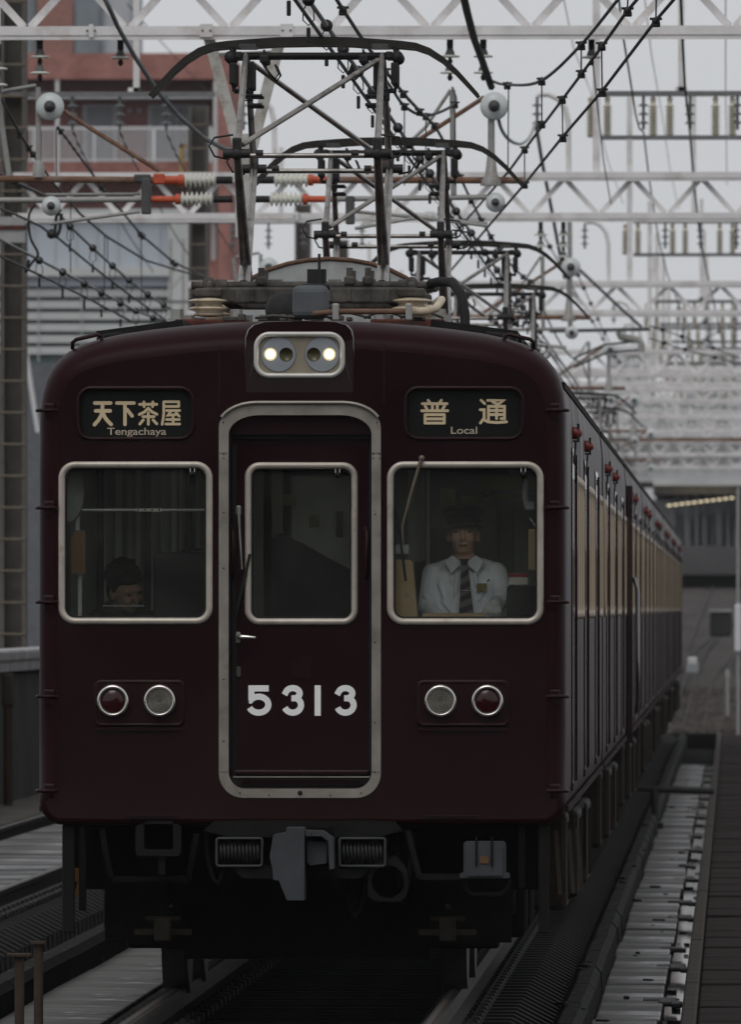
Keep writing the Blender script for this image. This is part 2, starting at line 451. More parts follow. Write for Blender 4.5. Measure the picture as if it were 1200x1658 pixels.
def door_mesh(s):
    mb = MB()
    for x, p in ((-0.68, .008), (0.68, .018)): mb.box((x, -p / 2 + .005, 2.0), (0.07, p + .01, 1.78))
    mb.box((0, .004, 2.89), (1.45, 0.02, 0.05)); mb.box((0, .002, 1.09), (1.5, 0.03, 0.04)); side(mb, s)
    lf = MB(); lf.plate(rrect(-.32, 1.98, 0.63, 1.70, .01), [rrect(-.32, 2.38, .42, .74, .06)], -0.006, .02); lf.plate(rrect(.32, 1.98, 0.63, 1.70, .01), [rrect(.32, 2.38, .42, .74, .06)], -0.006, .02); side(lf, s)
    gp = MB(); gp.plate(rrect(-.32, 2.38, .42, .74, .06), (), -0.002, .01); gp.plate(rrect(.32, 2.38, .42, .74, .06), (), -0.002, .01); side(gp, s)
    return mb.mesh('door', maroon), lf.mesh('door_leaf', maroon), gp.mesh('door_glass', win_side)
def lamp_mesh(s):
    a = MB(); a.lathe([(0.0, -0.055), (0.018, -0.05), (0.034, -0.03), (0.037, -0.01), (0.033, 0.0)], (0, 0, 3.0), 'Y', 14); side(a, s)
    b = MB(); b.box((-.02, -0.032, 3.0), (0.012, 0.014, 0.10)); b.box((-.02, -0.02, 2.955), (0.012, 0.035, 0.012)); b.tube([(0, -0.018, 2.95), (0, -0.01, 2.84)], 0.006); side(b, s)
    return a.mesh('side_lamp', orange_lamp), b.mesh('lamp_guard', iron)
SW = {s: sidewin_mesh(s) for s in (1, -1)}; SD = {s: door_mesh(s) for s in (1, -1)}; SL = {s: lamp_mesh(s) for s in (1, -1)}
DOORS = (2.95, 8.8, 14.8)
def gutter_mesh():
    mb = MB()
    for s in (1, -1):
        mb.beam((s * 1.352, 0.5, 3.22), (s * 1.352, 18.45, 3.22), 0.03, 0.035)
        mb.beam((s * 1.383, 0.35, 1.00), (s * 1.383, 18.45, 1.00), 0.012, 0.03)
    return mb.mesh('gutter', mat('gutter_paint', (0.025, 0.016, 0.016), 0.75, spec=.06, var=0.3))
def walkway_mesh():
    mb = MB()
    for s in (1, -1):
        mb.box((s * 0.88, 9.3, 3.505), (0.46, 17.0, 0.075), Matrix.Rotation(s * 0.13, 3, 'Y'))
        for k in range(12): mb.box((s * 0.88, 1.2 + k * 1.45, 3.44), (0.5, 0.05, 0.09))
    return mb.mesh('roof_walkway', black_r)
def unit_mesh():
    mb = MB(); pts = []
    for k in range(17):
        a = PI * k / 16; pts.append((0.60 * math.cos(a), 3.56 + 0.43 * math.sin(a) ** 0.8))
    mb.plate(pts, (), 0, 3.2)
    return mb.mesh('roof_cooling_unit', aircon)
def unitrim_mesh():
    mb = MB()
    for y in (0.0,):
        mb.tube([(0.605 * math.cos(PI * k / 16), y, 3.56 + 0.435 * math.sin(PI * k / 16) ** 0.8) for k in range(1, 16)], 0.013, 6)
    return mb.mesh('unit_rim', pipe_brown)
def bogie_meshes():
    fr = MB()
    for s in (1, -1):
        fr.bbox((s * 1.0, 0, 0.50), (0.16, 2.9, 0.20), 0.03); fr.bbox((s * 1.0, 0, 0.72), (0.26, 0.8, 0.22), 0.05)
        for y in (-1.05, 1.05): fr.bbox((s * 1.02, y, 0.45), (0.24, 0.36, 0.34), 0.05)
        fr.bbox((s * 0.75, -1.52, .40), (0.5, .06, .34), .02)
    fr.box((0, 0, 0.5), (1.9, 0.5, 0.25)); fr.box((0, -1.46, 0.62), (2.0, 0.1, 0.14))
    wh = MB()
    for s in (1, -1): wh.lathe([(0.0, -.06), (0.36, -.06), (0.43, -.065), (0.43, .045), (0.455, .055), (0.455, .075), (0.36, .07), (0, .06)], (s * .755, 0, 0.43), 'X', 28, R=None if s < 0 else Matrix.Scale(-1, 3, (1, 0, 0)))
    wh.tube([(-.8, 0, .43), (.8, 0, .43)], .07, 10)
    return fr.mesh('bogie', dark_m), wh.mesh('wheelset', mat('wheel_steel', (0.03, 0.027, 0.025), 0.55, metal=0.3, var=.3))
BOG, WH = bogie_meshes()
def uf_mesh(w, l, h, brown=False):
    mb = MB(); mb.bbox((0, 0, 0), (w, l, h), .03)
    for k in range(max(1, int(l / .5))): mb.box((w / 2 + .006, -l / 2 + .25 + k * .5, 0), (.012, .03, h * .8))
    return mb.mesh('equipment_box', mat('equipment_brown', (0.022, 0.018, 0.014), .7, spec=.12, var=.35) if brown else dark_m)
UFA, UFB, UFC = uf_mesh(.62, 1.7, .5, True), uf_mesh(.6, 2.6, .46), uf_mesh(.5, .9, .55, True)
GUT, WALK, UNIT, URIM = gutter_mesh(), walkway_mesh(), unit_mesh(), unitrim_mesh()
BODYF, BODYM = body_mesh(True), body_mesh(False)

# ---- pantograph
def tri(x, y, z): return Vector((x, y, z))
def build_pantograph(car, yc):
    p = obj('pantograph', pan_base_mesh, None, car, (-0.03, yc, 0))
    for nme, me in PAN: obj(nme, me, None, p)
    return p
ZB, ZK, ZT, HX, KY = 3.80, 4.483, 5.055, 0.376, 1.22
mb = MB()
for y in (-.72, .72): mb.bbox((0, y, 3.735), (1.16, 0.10, 0.085), .012)
for x in (-.45, .45): mb.bbox((x, 0, 3.735), (0.09, 1.5, 0.08), .012)
for k in range(9): mb.box((-.42 + k * .105, -.775, 3.735), (.02, .012, .06))
pan_base_mesh = mb.mesh('pantograph', gear_m)
PAN = []
def P_(name, mb_, m): PAN.append((name, mb_.mesh(name, m)))
for y in (-.30, .30):
    mb = MB(); mb.tube([(-.66, y, 3.80), (.66, y, 3.80)], .022, 10)
    for x in (-.5, -.2, .12, .5): mb.tube([(x - .035, y, 3.80), (x + .035, y, 3.80)], .033, 10)
    for x in (-.28, .2, .3): mb.bbox((x, y - .01, 3.825), (.06, .07, .05), .015); mb.tube([(x, y, 3.85), (x, y, 3.895)], .018, 6)
    P_('main_shaft', mb, gear_m)
for x in (-.547, .547):
    for y in (-.72, .72):
        mb = MB(); mb.lathe([(.03, 3.62), (.08, 3.625), (.085, 3.635), (.07, 3.645), (.108, 3.662), (.108, 3.668), (.075, 3.678), (.07, 3.69), (.112, 3.703), (.112, 3.709), (.06, 3.722), (0, 3.722)], (x, y, 0), 'Z', 20)
        P_('insulator', mb, cream)
        mb = MB(); mb.bbox((x - .02 * (1 if x > 0 else -1), y, 3.58), (.40, .24, .05), .01)
        P_('mounting_pad', mb, rust_red)
        mb = MB()
        for dx in (-.17, .15):
            mb = MB(); mb.lathe([(0, 3.66), (.035, 3.66), (.035, 3.61), (.045, 3.61), (.045, 3.60), (0, 3.60)], (x + dx, y - .05, 0), 'Z', 6, False); P_('pad_bolt', mb, gal)
        mb = MB()
        mb.lathe([(.015, -.02), (.036, -.02), (.036, .02), (.015, .02), (.015, -.02)], (x, y, 3.80), 'Y', 12); P_('lifting_eye', mb, gear_m)
        pass
        mb = MB(); mb.bbox((x, y, 3.75), (.15, .14, .045), .01); P_('insulator_cap', mb, gear_m)
for s in (-1, 1):               # s = -1: knuckle towards the camera
    for sx in (-1, 1):
        mb = MB(); mb.tube([(sx * HX, s * KY, ZK), (sx * HX, -s * .25, ZB)], [.021, .036], 8)
        P_('lower_arm', mb, pan_m)
        mb = MB(); mb.tube([(sx * HX, s * KY, ZK), (sx * (HX - .005), s * .12, ZT)], [.020, .016], 8)
        P_('upper_arm', mb, pan_m)
        mb = MB(); mb.ball((sx * HX, s * KY, ZK), .036, 10); mb.tube([(sx * (HX - .07), s * KY, ZK), (sx * (HX + .075), s * KY, ZK)], .026, 8)
        mb.bbox((sx * HX, s * KY, ZK + .05), (.05, .05, .07), .01); mb.tube([(sx * (HX - .1), s * KY, ZK), (sx * (HX - .1), s * KY, ZK)][:1] + [(sx * (HX - .14), s * KY, ZK)], .02, 8)
        P_('knuckle', mb, pan_d)
        mb = MB(); mb.tube([(sx * (HX + .05), s * KY, ZK - .03), (sx * (HX + .12), s * KY, ZK - .015), (sx * (HX + .15), s * KY, ZK + .04), (sx * (HX + .12), s * KY, ZK + .085), (sx * (HX + .02), s * KY, ZK + .10)], .006, 5)
        P_('shunt_wire', mb, iron)
    mb = MB(); mb.tube([(-HX, s * KY, ZK - .012), (HX, s * KY, ZK - .012)], .014, 8)
    P_('cross_pipe', mb, pan_m)
    sx = s
    mb = MB(); mb.tube([(-sx * -HX * .93, s * KY * .93, ZK + .05), (-sx * HX * .93, s * .18, ZT - .03)], .015, 8)
    P_('diagonal_brace', mb, pan_m)
mb = MB()
for y in (-.12, .12): mb.tube([(-.43, y, ZT), (.43, y, ZT)], .016, 8)
for x in (-.41, .41): mb.bbox((x, 0, ZT), (.04, .3, .04), .008)
P_('top_pipe', mb, pan_d)
for sx in (-1, 1):
    for y in (-.14, .14):
        mb = MB()
        mb.ball((sx * .455, y, ZT - .01), .034, 10); mb.tube([(sx * .445, y, ZT + .05), (sx * .445, y, ZT - .03)], .014, 6)
        mb.bbox((sx * .44, y, ZT - .10), (.04, .04, .12), .008); mb.tube([(sx * .44, y, ZT - .16), (sx * .44, y, ZT - .19), (sx * .36, y, ZT - .19)], .009, 5)
        mb.bbox((sx * .345, y, ZT - .11), (.042, .04, .15), .008); mb.tube([(sx * .345, y, ZT - .18), (sx * .345, y, ZT - .235), (sx * .40, y, ZT - .235), (sx * .40, y, ZT - .17)], .008, 5)
        mb.tube([(sx * .28, y, ZT - .22), (sx * .40, y, ZT - .22)], .009, 5); mb.tube([(sx * .28, y, ZT - .27), (sx * .36, y, ZT - .27)], .010, 5)
        mb.tube([(sx * .27, y, ZT + .03), (sx * .27, y, ZT - .06), (sx * .24, y, ZT - .10), (sx * .21, y, ZT - .13), (sx * .19, y, ZT - .10), (sx * .21, y, ZT - .05)], .007, 5)
        mb.bbox((sx * .27, y, ZT - .02), (.05, .05, .05), .012)
        P_('spring_case', mb, iron)
for y in (-.14, .14):
    pts = [(-267, 155), (-252, 138), (-232, 116), (-210, 96), (-187, 81), (-165, 73), (-140, 70), (-105, 68), (-60, 65), (0, 64)]
    half_ = [(a / 297.7, HC + (985 - b) * 70.4 / F) for a, b in pts]
    full = half_ + [(-a, b) for a, b in reversed(half_[:-1])]
    mb = MB()
    sec = []
    for i, (x, z) in enumerate(full):
        a, b = full[max(0, i - 1)], full[min(len(full) - 1, i + 1)]
        d = Vector((b[0] - a[0], b[1] - a[1])).normalized(); n_ = (-d.y, d.x)
        k = abs(x); th = .015 + .020 * max(0.0, 1 - (k / .9) ** 1.5)
        if k < .42: th = .033
        w_ = .045 if k < .45 else .026
        sec.append([(x + n_[0] * th * .35, y - w_ / 2, z + n_[1] * th * .35), (x + n_[0] * th * .35, y + w_ / 2, z + n_[1] * th * .35), (x - n_[0] * th, y + w_ / 2, z - n_[1] * th), (x - n_[0] * th, y - w_ / 2, z - n_[1] * th)])
    mb.loops(sec, smooth=False); mb.add(sec[0], [(0, 1, 2, 3)]); mb.add(sec[-1], [(3, 2, 1, 0)])
    P_('contact_strip', mb, horn_m)
    mb = MB()
    for sx in (-1, 1): mb.box((sx * .36, y - .024, 5.105), (.09, .006, .022)); pass
    P_('wear_plate', mb, gal_d)

CAR_LABELS = ['dark maroon leading train car with number 5313 and lit headlights', 'maroon train car coupled right behind the leading car', 'third maroon train car, the one carrying the second pair of pantographs',
              'fourth maroon train car from the front, roof partly hidden by pantographs', 'fifth maroon train car, halfway down the train', 'sixth maroon train car, just ahead of the far pantograph car',
              'seventh maroon train car, carrying the farthest pantographs', 'last maroon train car at the hazy tail end']
def common(car, i, pans):
    obj('gutter', GUT, None, car); obj('roof_walkway', WALK, None, car)
    for y in ((4.6, 10.5) if pans else (3.5, 8.0, 12.5)):
        u = obj('roof_cooling_unit', UNIT, None, car, (0, y, 0)); obj('unit_rim', URIM, None, u)
    for s in (1, -1):
        for y in DOORS:
            d = obj('side_door', SD[s][0], None, car, (0, y, 0)); obj('door_leaf', SD[s][1], None, d); obj('door_glass', SD[s][2], None, d)
        for y in (1.55, 4.55, 5.5, 6.45, 7.4, 10.4, 11.35, 12.3, 13.25, 16.3, 17.2, 18.0):
            if i == 0 and y < 2: continue
            w = obj('side_window', SW[s][0], None, car, (0, y, 0)); obj('pane', SW[s][1], None, w)
        for y in ((2.75, 8.5) if i == 0 else (1.7, 7.2)):
            l = obj('side_lamp', SL[s][0], None, car, (0, y, 0)); obj('lamp_guard', SL[s][1], None, l)
        for (me, y, x, z) in ((UFC, 6.2, 1.06, .62), (UFA, 7.9, 1.05, .64), (UFB, 10.4, 1.04, .66), (UFA, 12.6, 1.05, .62)):
            obj('equipment_box', me, None, car, (s * x, y, z))
    for y in (3.4, 15.6):
        b = obj('bogie', BOG, None, car, (0, y, 0))
        for dy in (-1.05, 1.05): obj('wheelset', WH, None, b, (0, dy, 0))
    for yc in pans: build_pantograph(car, yc)
CARS = []
for i in range(8):
    c = thing('train_car', CAR_LABELS[i], 'train car', (TX, TY + CARL * i, 0), 0, 'maroon train cars coupled in a row')
    obj('body', BODYF if i == 0 else BODYM, None, c)
    common(c, i, {0: (3.0, 18.0), 2: (3.9, 18.4), 6: (4.2, 17.4)}.get(i, ()))
    if i in (2,):      # a former driving cab in the middle of the train: wide corner post with grab rails
        mb = MB(); mb.box((1.40, .28, 2.0), (.06, .12, 2.1)); mb.tube([(1.46, .2, 1.2), (1.47, .18, 1.3), (1.47, .18, 2.2), (1.44, .2, 2.3)], .018, 6)
        obj('cab_corner_post', mb, maroon, c)
    CARS.append(c)
CAR = CARS[0]

# ------------------------------------------------------------------ front of the leading car
WIN_L, WIN_R, WIN_D = (93, 747, 344, 1011, 27), (627, 747, 881, 1012, 27), (395, 748, 579, 1012, 24)
SGN_L, SGN_R = (122, 625, 315, 713, 24), (654, 625, 850, 713, 24)
LMP_L, LMP_R = (151, 1101, 299, 1177, 12), (675, 1101, 826, 1177, 12)
def hole(w, o=5): return pr(w[0] + o, w[1] + o, w[2] - o, w[3] - o, w[4] - o * .6)
panel = MB()
for sgn, win, sg in ((-1, WIN_L, SGN_L), (1, WIN_R, SGN_R)):
    pl = clip(face_outline, sgn, sgn * XW)
    a = len(panel.v); panel.plate(pl, [hole(win), hole(sg, 4)], 0, 0.035); panel.xf(fold, a)
inner_door = pr2(371, 673, 601, 1276, 48, 26)
cen = clip(clip(face_outline, 1, -XW), -1, XW)
panel.plate(cen, [inner_door], 0, 0.035)
obj('front_panel', panel, maroon, CAR)
# fold seams beside the centre section
mb = MB()
for s in (-1, 1): mb.box((s * XW, -0.0015, fz(605)), (.004, .004, (fz(552) - fz(650))))
obj('seam', mb, mat('seam_dark', (0.008, 0.003, 0.004), .5, var=.1), CAR)

def window(win, door=None):
    x0, y0, x1, y1, r = win
    cx, cz, w, h = (fx(x0) + fx(x1)) / 2, (fz(y0) + fz(y1)) / 2, fx(x1) - fx(x0), fz(y0) - fz(y1)
    yy = 0.09 if door else 0.0
    mb = MB(); mb.frame(cx, cz, w, h, r / 311, .035, .018, yy, 8, .03)
    if not door: mb.xf(fold)
    f = obj('front_window', mb, frame_m, door or CAR)
    ru = MB(); ru.frame(cx, cz, w - .064, h - .064, (r - 9) / 311, .012, .004, yy + .004, 8, .02)
    if not door: ru.xf(fold)
    obj('rubber_seal', ru, black_r, f)
    pn = MB(); pn.add([(x, yy + .016, z) for x, z in rrect(cx, cz, w - .066, h - .066, (r - 9) / 311)], [tuple(range(28))])
    if not door: pn.xf(fold)
    obj('pane', pn, pane_m, f)
    hk = MB()
    hx, hz = fx(x1 - 33), fz(y0 + 17)
    for dx in (-.011, .011): hk.tube([(hx + dx, yy - .004, hz + .022), (hx + dx, yy - .006, hz - .006)], .003, 5)
    hn = MB(); hn.ball((hx, yy - .006, hz - .012), .017, 10)
    if not door: hk.xf(fold); hn.xf(fold)
    h_ = obj('hook', hn, black_r, f)
    obj('hook_pins', hk, chrome, f)
    return f
WL, WR = window(WIN_L), window(WIN_R)

# destination signs, rounded-gothic lettering drawn stroke by stroke
def sign(sg, chars, ox, oy, latin, lx, ly, lsize, lsize_y=.0365):
    x0, y0, x1, y1, r = sg
    cx, cz, w, h = (fx(x0) + fx(x1)) / 2, (fz(y0) + fz(y1)) / 2, fx(x1) - fx(x0), fz(y0) - fz(y1)
    mb = MB(); mb.frame(cx, cz, w, h, r / 311, .020, .014, 0, 8, .045); mb.xf(fold)
    s_ = obj('destination_sign', mb, maroon_in, CAR)
    mb = MB(); mb.plate(rrect(cx, cz, w - .02, h - .02, (r - 5) / 311), (), .030, .04); mb.xf(fold)
    obj('blind', mb, sign_black, s_)
    for wd, strokes in chars:
        mb = MB()
        for k, st in enumerate(strokes):
            mb.stroke([(fx(ox + a / 6.0), fz(oy + b / 6.0)) for a, b in st], wd / 6.0 / 311, .0275 - .00012 * k, .002)
        mb.xf(fold)
        obj('character', mb, sign_text, s_)
    cu = bpy.data.curves.new('caption', 'FONT'); cu.body = latin; cu.size = lsize; cu.align_x = 'CENTER'; cu.offset = 0.0005
    to = bpy.data.objects.new('tmp', cu); COL.objects.link(to); bpy.context.view_layer.update()
    me = bpy.data.meshes.new_from_object(to.evaluated_get(bpy.context.evaluated_depsgraph_get())); bpy.data.objects.remove(to)
    xs = [v.co.x for v in me.vertices]; tw = max(xs) - min(xs); want = (lx[1] - lx[0]) / 311; k = want / tw; ky = lsize_y / max(v.co.y for v in me.vertices); xm = (max(xs) + min(xs)) / 2
    for v in me.vertices:
        v.co = fold((fx((lx[0] + lx[1]) / 2) + (v.co.x - xm) * k, .0275, fz(ly) + v.co.y * ky))
    me.materials.clear(); me.materials.append(sign_text2)
    obj('caption', me, None, s_)
TEN = (36, [[(190, 192), (345, 192)], [(198, 268), (340, 268)], [(266, 192), (264, 270), (250, 318), (225, 360), (187, 402)], [(270, 285), (288, 330), (315, 365), (350, 400)]])
SHITA = (34, [[(405, 192), (573, 192)], [(485, 192), (485, 400)], [(505, 255), (555, 318)]])
CHA = (27, [[(628, 205), (795, 205)], [(670, 182), (672, 228)], [(757, 182), (755, 228)], [(712, 243), (675, 280), (625, 304)], [(712, 243), (748, 278), (797, 302)], [(660, 325), (770, 325)], [(713, 288), (713, 400)], [(664, 357), (630, 397)], [(760, 357), (796, 395)]])
YA = (25, [[(864, 180), (1012, 180)], [(1010, 180), (1010, 226)], [(866, 226), (1010, 226)], [(864, 180), (864, 290), (858, 345), (848, 400)], [(892, 266), (1020, 266)], [(935, 272), (905, 312), (1000, 303)], [(985, 288), (1016, 322)], [(890, 353), (1016, 353)], [(955, 318), (955, 395)], [(884, 397), (1020, 397)]])
FU = (27, [[(260, 166), (280, 192)], [(390, 166), (372, 192)], [(204, 200), (444, 200)], [(302, 200), (302, 258)], [(350, 200), (350, 258)], [(232, 224), (250, 252)], [(420, 224), (402, 252)], [(198, 269), (452, 269)], [(231, 307), (418, 307)], [(418, 307), (418, 389)], [(418, 389), (231, 389)], [(231, 389), (231, 307)], [(240, 348), (410, 348)]])
TSU = (27, [[(776, 166), (812, 200)], [(768, 259), (806, 259), (806, 340), (770, 388)], [(798, 352), (840, 376), (930, 384), (1024, 376)], [(840, 168), (996, 168), (942, 206)], [(888, 182), (942, 208)], [(848, 358), (848, 226), (1004, 226), (1004, 345), (970, 345)], [(855, 266), (1000, 266)], [(855, 306), (1000, 306)], [(927, 230), (927, 346)]])
sign(SGN_L, [TEN, SHITA, CHA, YA], 120, 620, 'Tengachaya', (172, 268), 703.5, .068)
sign(SGN_R, [FU, TSU], 650, 620, 'Local', (730.5, 773), 702, .072)

# headlight housing
hz_pts = [(fx(398), fz(640))] + [(fx(x), fz(y)) for x, y in ((572, 640), (572, 548), (568, 534), (560, 526), (545, 521.5), (488, 519.5), (428, 521.5), (412, 526), (403, 534), (398, 548))]
mb = MB(); mb.plate(hz_pts, [pr(416, 542, 554, 607, 18)], -0.034, .34)
zb, zt = fz(640), fz(560)
mb.xf(lambda v: Vector((v.x, v.y + (.036 * max(0, min(1, (zt - v.z) / (zt - zb))) if v.y < 0 else 0), v.z)))
def ex(k): return [(a + (k / 311 if a > 0 else -k / 311) * (1 if abs(a) > .01 else 0), b + (.0 if b > fz(600) else -k * .4 / 311)) for a, b in hz_pts]
mb = MB()
mb.plate(hz_pts, [pr(416, 542, 554, 607, 18)], -0.015, -.010, back=False)
mb.loops([[(a, y_, b) for a, b in ex(k_)] for k_, y_ in ((0, -.015), (.8, -.014), (1.8, -.010), (2.4, -.003), (2.8, .34))])
mb.xf(lambda v: Vector((v.x, v.y + (.016 * max(0, min(1, (zt - v.z) / (zt - zb))) if v.y < 0 else 0), v.z)))
hh = obj('headlight_housing', mb, maroon, CAR)
mb = MB(); mb.frame((fx(411) + fx(559)) / 2, (fz(537) + fz(612)) / 2, fx(559) - fx(411), fz(537) - fz(612), 25 / 311, .026, .016, -0.019, 8, .015)
obj('lamp_rim', mb, mat('lamp_rim_pale', (0.50, 0.49, 0.46), .4, metal=.3, var=.1), hh)
mb = MB(); mb.plate(pr(413, 539, 557, 610, 22), [circle(fx(451), fz(573.5), 28.5 / 311, 28), circle(fx(522), fz(573.5), 28.5 / 311, 28)], -.010, .0)
obj('lamp_panel', mb, lamp_panel, hh)
for dx, lit, unlit in ((451, 438, 463.5), (522, 533.5, 508)):
    c_ = [(fx(lit), fz(573.5)), (fx(unlit), fz(574))]
    mb = MB(); mb.plate(circle(fx(dx), fz(573.5), 28 / 311, 28), [circle(c_[0][0], c_[0][1], 11 / 311, 18), circle(c_[1][0], c_[1][1], 11.5 / 311, 18)], -.016, .0)
    hd = obj('headlight', mb, lamp_bowl, hh)
    mb = MB(); mb.lathe([(11.5 / 311, -.015), (9 / 311, -.006), (0, -.004)], (c_[1][0], 0, c_[1][1]), 'Y', 18); obj('unlit_lamp', mb, lamp_dark, hd)
    mb = MB(); mb.lathe([(5.6 / 311, -.020), (3.5 / 311, -.026), (0, -.028)], (c_[0][0], 0, c_[0][1]), 'Y', 18)
    obj('lit_lamp', mb, lamp_lit, hd)
    mb = MB(); mb.lathe([(10.5 / 311, -.0165), (7.6 / 311, -.0175)], (c_[0][0], 0, c_[0][1]), 'Y', 20); obj('lamp_halo_ring', mb, lamp_halo, hd)
    mb = MB(); mb.lathe([(7.6 / 311, -.0178), (5.6 / 311, -.019)], (c_[0][0], 0, c_[0][1]), 'Y', 20); obj('lamp_inner_glow', mb, lamp_warm, hd)

# marker lamps
def lamps(lp, red, clear):
    x0, y0, x1, y1, r = lp
    mb = MB(); mb.frame((fx(x0) + fx(x1)) / 2, (fz(y0) + fz(y1)) / 2, fx(x1) - fx(x0), fz(y0) - fz(y1), r / 311, .022, .016, 0, 6)
    mb.plate(pr(x0 + 5, y0 + 5, x1 - 5, y1 - 5, r - 4), (), -.012, .002); mb.box((fx((x0 + x1) / 2), -.008, fz(y1 + 4)), (fx(x1) - fx(x0) - .02, .02, .012)); mb.xf(fold)
    base = obj('marker_lamps', mb, maroon_in, CAR)
    for px, kind in ((red, 'r'), (clear, 'c')):
        mb = MB(); mb.lathe([(20 / 311, -.018), (20.5 / 311, -.045), (23 / 311, -.052), (26 / 311, -.042), (26.5 / 311, -.01), (26.5 / 311, 0)], (fx(px), 0, fz(1135)), 'Y', 28)
        if kind == 'r': mb.lathe([(20 / 311, -.034), (20.8 / 311, -.034)], (fx(px), 0, fz(1135)), 'Y', 20)
        mb.xf(fold); rg = obj('lamp_ring', mb, chrome, base)
        mb = MB()
        if kind == 'r': mb.lathe([(20.5 / 311, -.03), (14 / 311, -.040), (7 / 311, -.045), (0, -.047)], (fx(px), 0, fz(1135)), 'Y', 24)
        else:
            pr_ = []
            for k in range(6): pr_ += [((20.5 - k * 3.4) / 311, -.028 - k * .002), ((19.4 - k * 3.4) / 311, -.044 - k * .002), ((18.4 - k * 3.4) / 311, -.030 - k * .002)]
            mb.lathe(pr_ + [(0, -.05)], (fx(px), 0, fz(1135)), 'Y', 24, smooth=False)
        mb.xf(fold); obj('red_lens' if kind == 'r' else 'clear_lens', mb, red_lens if kind == 'r' else clear_lens, rg)
lamps(LMP_L, 182, 258); lamps(LMP_R, 790, 714)

# centre door
mb = MB(); mb.plate([(fx(366), fz(660)), (fx(366), fz(1285)), (fx(608), fz(1285)), (fx(608), fz(660))], [pr(400, 753, 574, 1007, 20)], .09, .12)
DOOR = obj('front_door', mb, maroon, CAR)
mb = MB(); mb.plate(pr(375, 668, 601, 703, 4), (), .045, .088); obj('door_header', mb, maroon_in, DOOR)
mb = MB(); mb.box((fx(378), .085, fz(990)), (.02, .02, 1.75)); mb.box((fx(600), .085, fz(990)), (.02, .02, 1.75)); mb.box((fx(489), .082, fz(708)), (.72, .02, .014)); obj('door_gasket', mb, black_r, DOOR)
window(WIN_D, DOOR)
mb = MB(); o_ = pr2(354, 653, 617, 1292, 62, 40); mb.plate(o_, [pr2(370, 672, 602, 1277, 50, 27)], -.010, .002)
sr = obj('door_surround', mb, steel, CAR)
for px, py in ((361, 684), (611, 684), (400, 677), (487, 673), (570, 677), (362, 735), (371.5, 735), (605, 735), (615, 735), (362, 742), (605, 742), (615, 742), (362, 830), (608, 833), (362, 920), (608, 1040), (362, 1100), (608, 1170), (362, 1200), (608, 1250), (388, 1284), (585, 1284), (436, 1288), (535, 1288)):
    if px == 362: mb = MB(); mb.ball((fx(px), -.011, fz(py)), .0045, 6); obj('rivet', mb, iron, sr)
    else: mb = MB(); mb.ball((fx(px), -.011, fz(py)), .0045, 6); obj('rivet', mb, iron, sr)
mb = MB(); mb.ball((fx(486), -.011, fz(1284)), .013, 10); obj('drain_hole', mb, black_r, sr)
mb = MB()
for px in (354, 603): mb.box((fx(px + 7), -.0105, fz(733.5)), (.05, .003, .005)); mb.box((fx(px + 7), -.0105, fz(1250)), (.05, .003, .004))
obj('trim_joint', mb, mat('joint_dark', (0.10, .09, .08), .6, var=.1), sr)  # darker joint lines across the trim
top = [p for p in o_ if p[1] > fz(682)]
top = sorted(top, key=lambda p: p[0])
mb = MB(); mb.tube([(x, -.022, z + .004) for x, z in top], .010, 6); obj('rain_strip', mb, steel, sr)
# number 5 3 1 3
def z6(x, y): return (fx(360 + x / 4.615), fz(1000 + y / 4.615))
def arc(cx, cy, rx, ry, a0, a1, n=14): return [(cx + rx * math.cos(math.radians(a0 + (a1 - a0) * k / n)), cy + ry * math.sin(math.radians(a0 + (a1 - a0) * k / n))) for k in range(n + 1)]
SWD = 46 / 4.615 / 311
def digit(strokes):
    mb = MB()
    for k, st in enumerate(strokes): mb.stroke([z6(*p) for p in st], SWD, .084 - .00015 * k, .006, cap=False)
    obj('digit', mb, white_p, DOOR)
digit([[(342, 530), (189, 530)], [(212, 520), (212, 622)], [(198, 618)] + arc(266, 652, 73, 60, 212, 518, 26)])
def three(o):
    return [[(o + 460, 578)] + arc(o + 522, 567, 52, 39, 195, 400, 12) + [(o + 545, 603)], [(o + 512, 604), (o + 552, 604)],
            [(o + 540, 604)] + arc(o + 522, 655, 62, 57, -62, 160, 14)]
digit(three(0)); digit([[(709, 507), (709, 735)]]); digit(three(395))
mb = MB(); mb.tube([(fx(385), .075, fz(1031)), (fx(386), .03, fz(1031)), (fx(392), .022, fz(1031.5)), (fx(413), .026, fz(1032.5))], [.010, .012, .012, .007], 8)
hd = obj('door_handle', mb, chrome, DOOR)
mb = MB(); mb.plate(pr(381, 1023, 388, 1041, 3), (), .08, .088); obj('handle_plate', mb, steel, hd)
mb = MB(); mb.plate(pr(381.5, 1079, 388.5, 1096, 3), (), .082, .088); obj('lock', mb, mat('worn_lock', (.06, .06, .055), .5, metal=.4), DOOR)
mb = MB(); mb.plate(pr(472, 1067, 501, 1099, 2), (), .083, .089); mb.plate(pr(470, 1066, 503, 1070, 1), (), .080, .089); obj('blank_plate', mb, maroon_in, DOOR)
for px in (373.5, 591):
    mb = MB(); mb.tube([(fx(px), .088, fz(855)), (fx(px + 3), .045, fz(861)), (fx(px + 3), .045, fz(930)), (fx(px), .088, fz(936))], .011, 6); obj('grab_rail', mb, maroon_in, DOOR)
mb = MB(); mb.bbox((fx(488), .055, fz(1251)), (.70, .075, .022), .006); mb.box((fx(488), .06, fz(1266)), (.62, .05, .02)); obj('door_step', mb, maroon_in, DOOR)
mb = MB(); mb.box((fx(488.5), .012, fz(1258.2)), (.715, .012, .006)); obj('step_edge', mb, steel, DOOR)
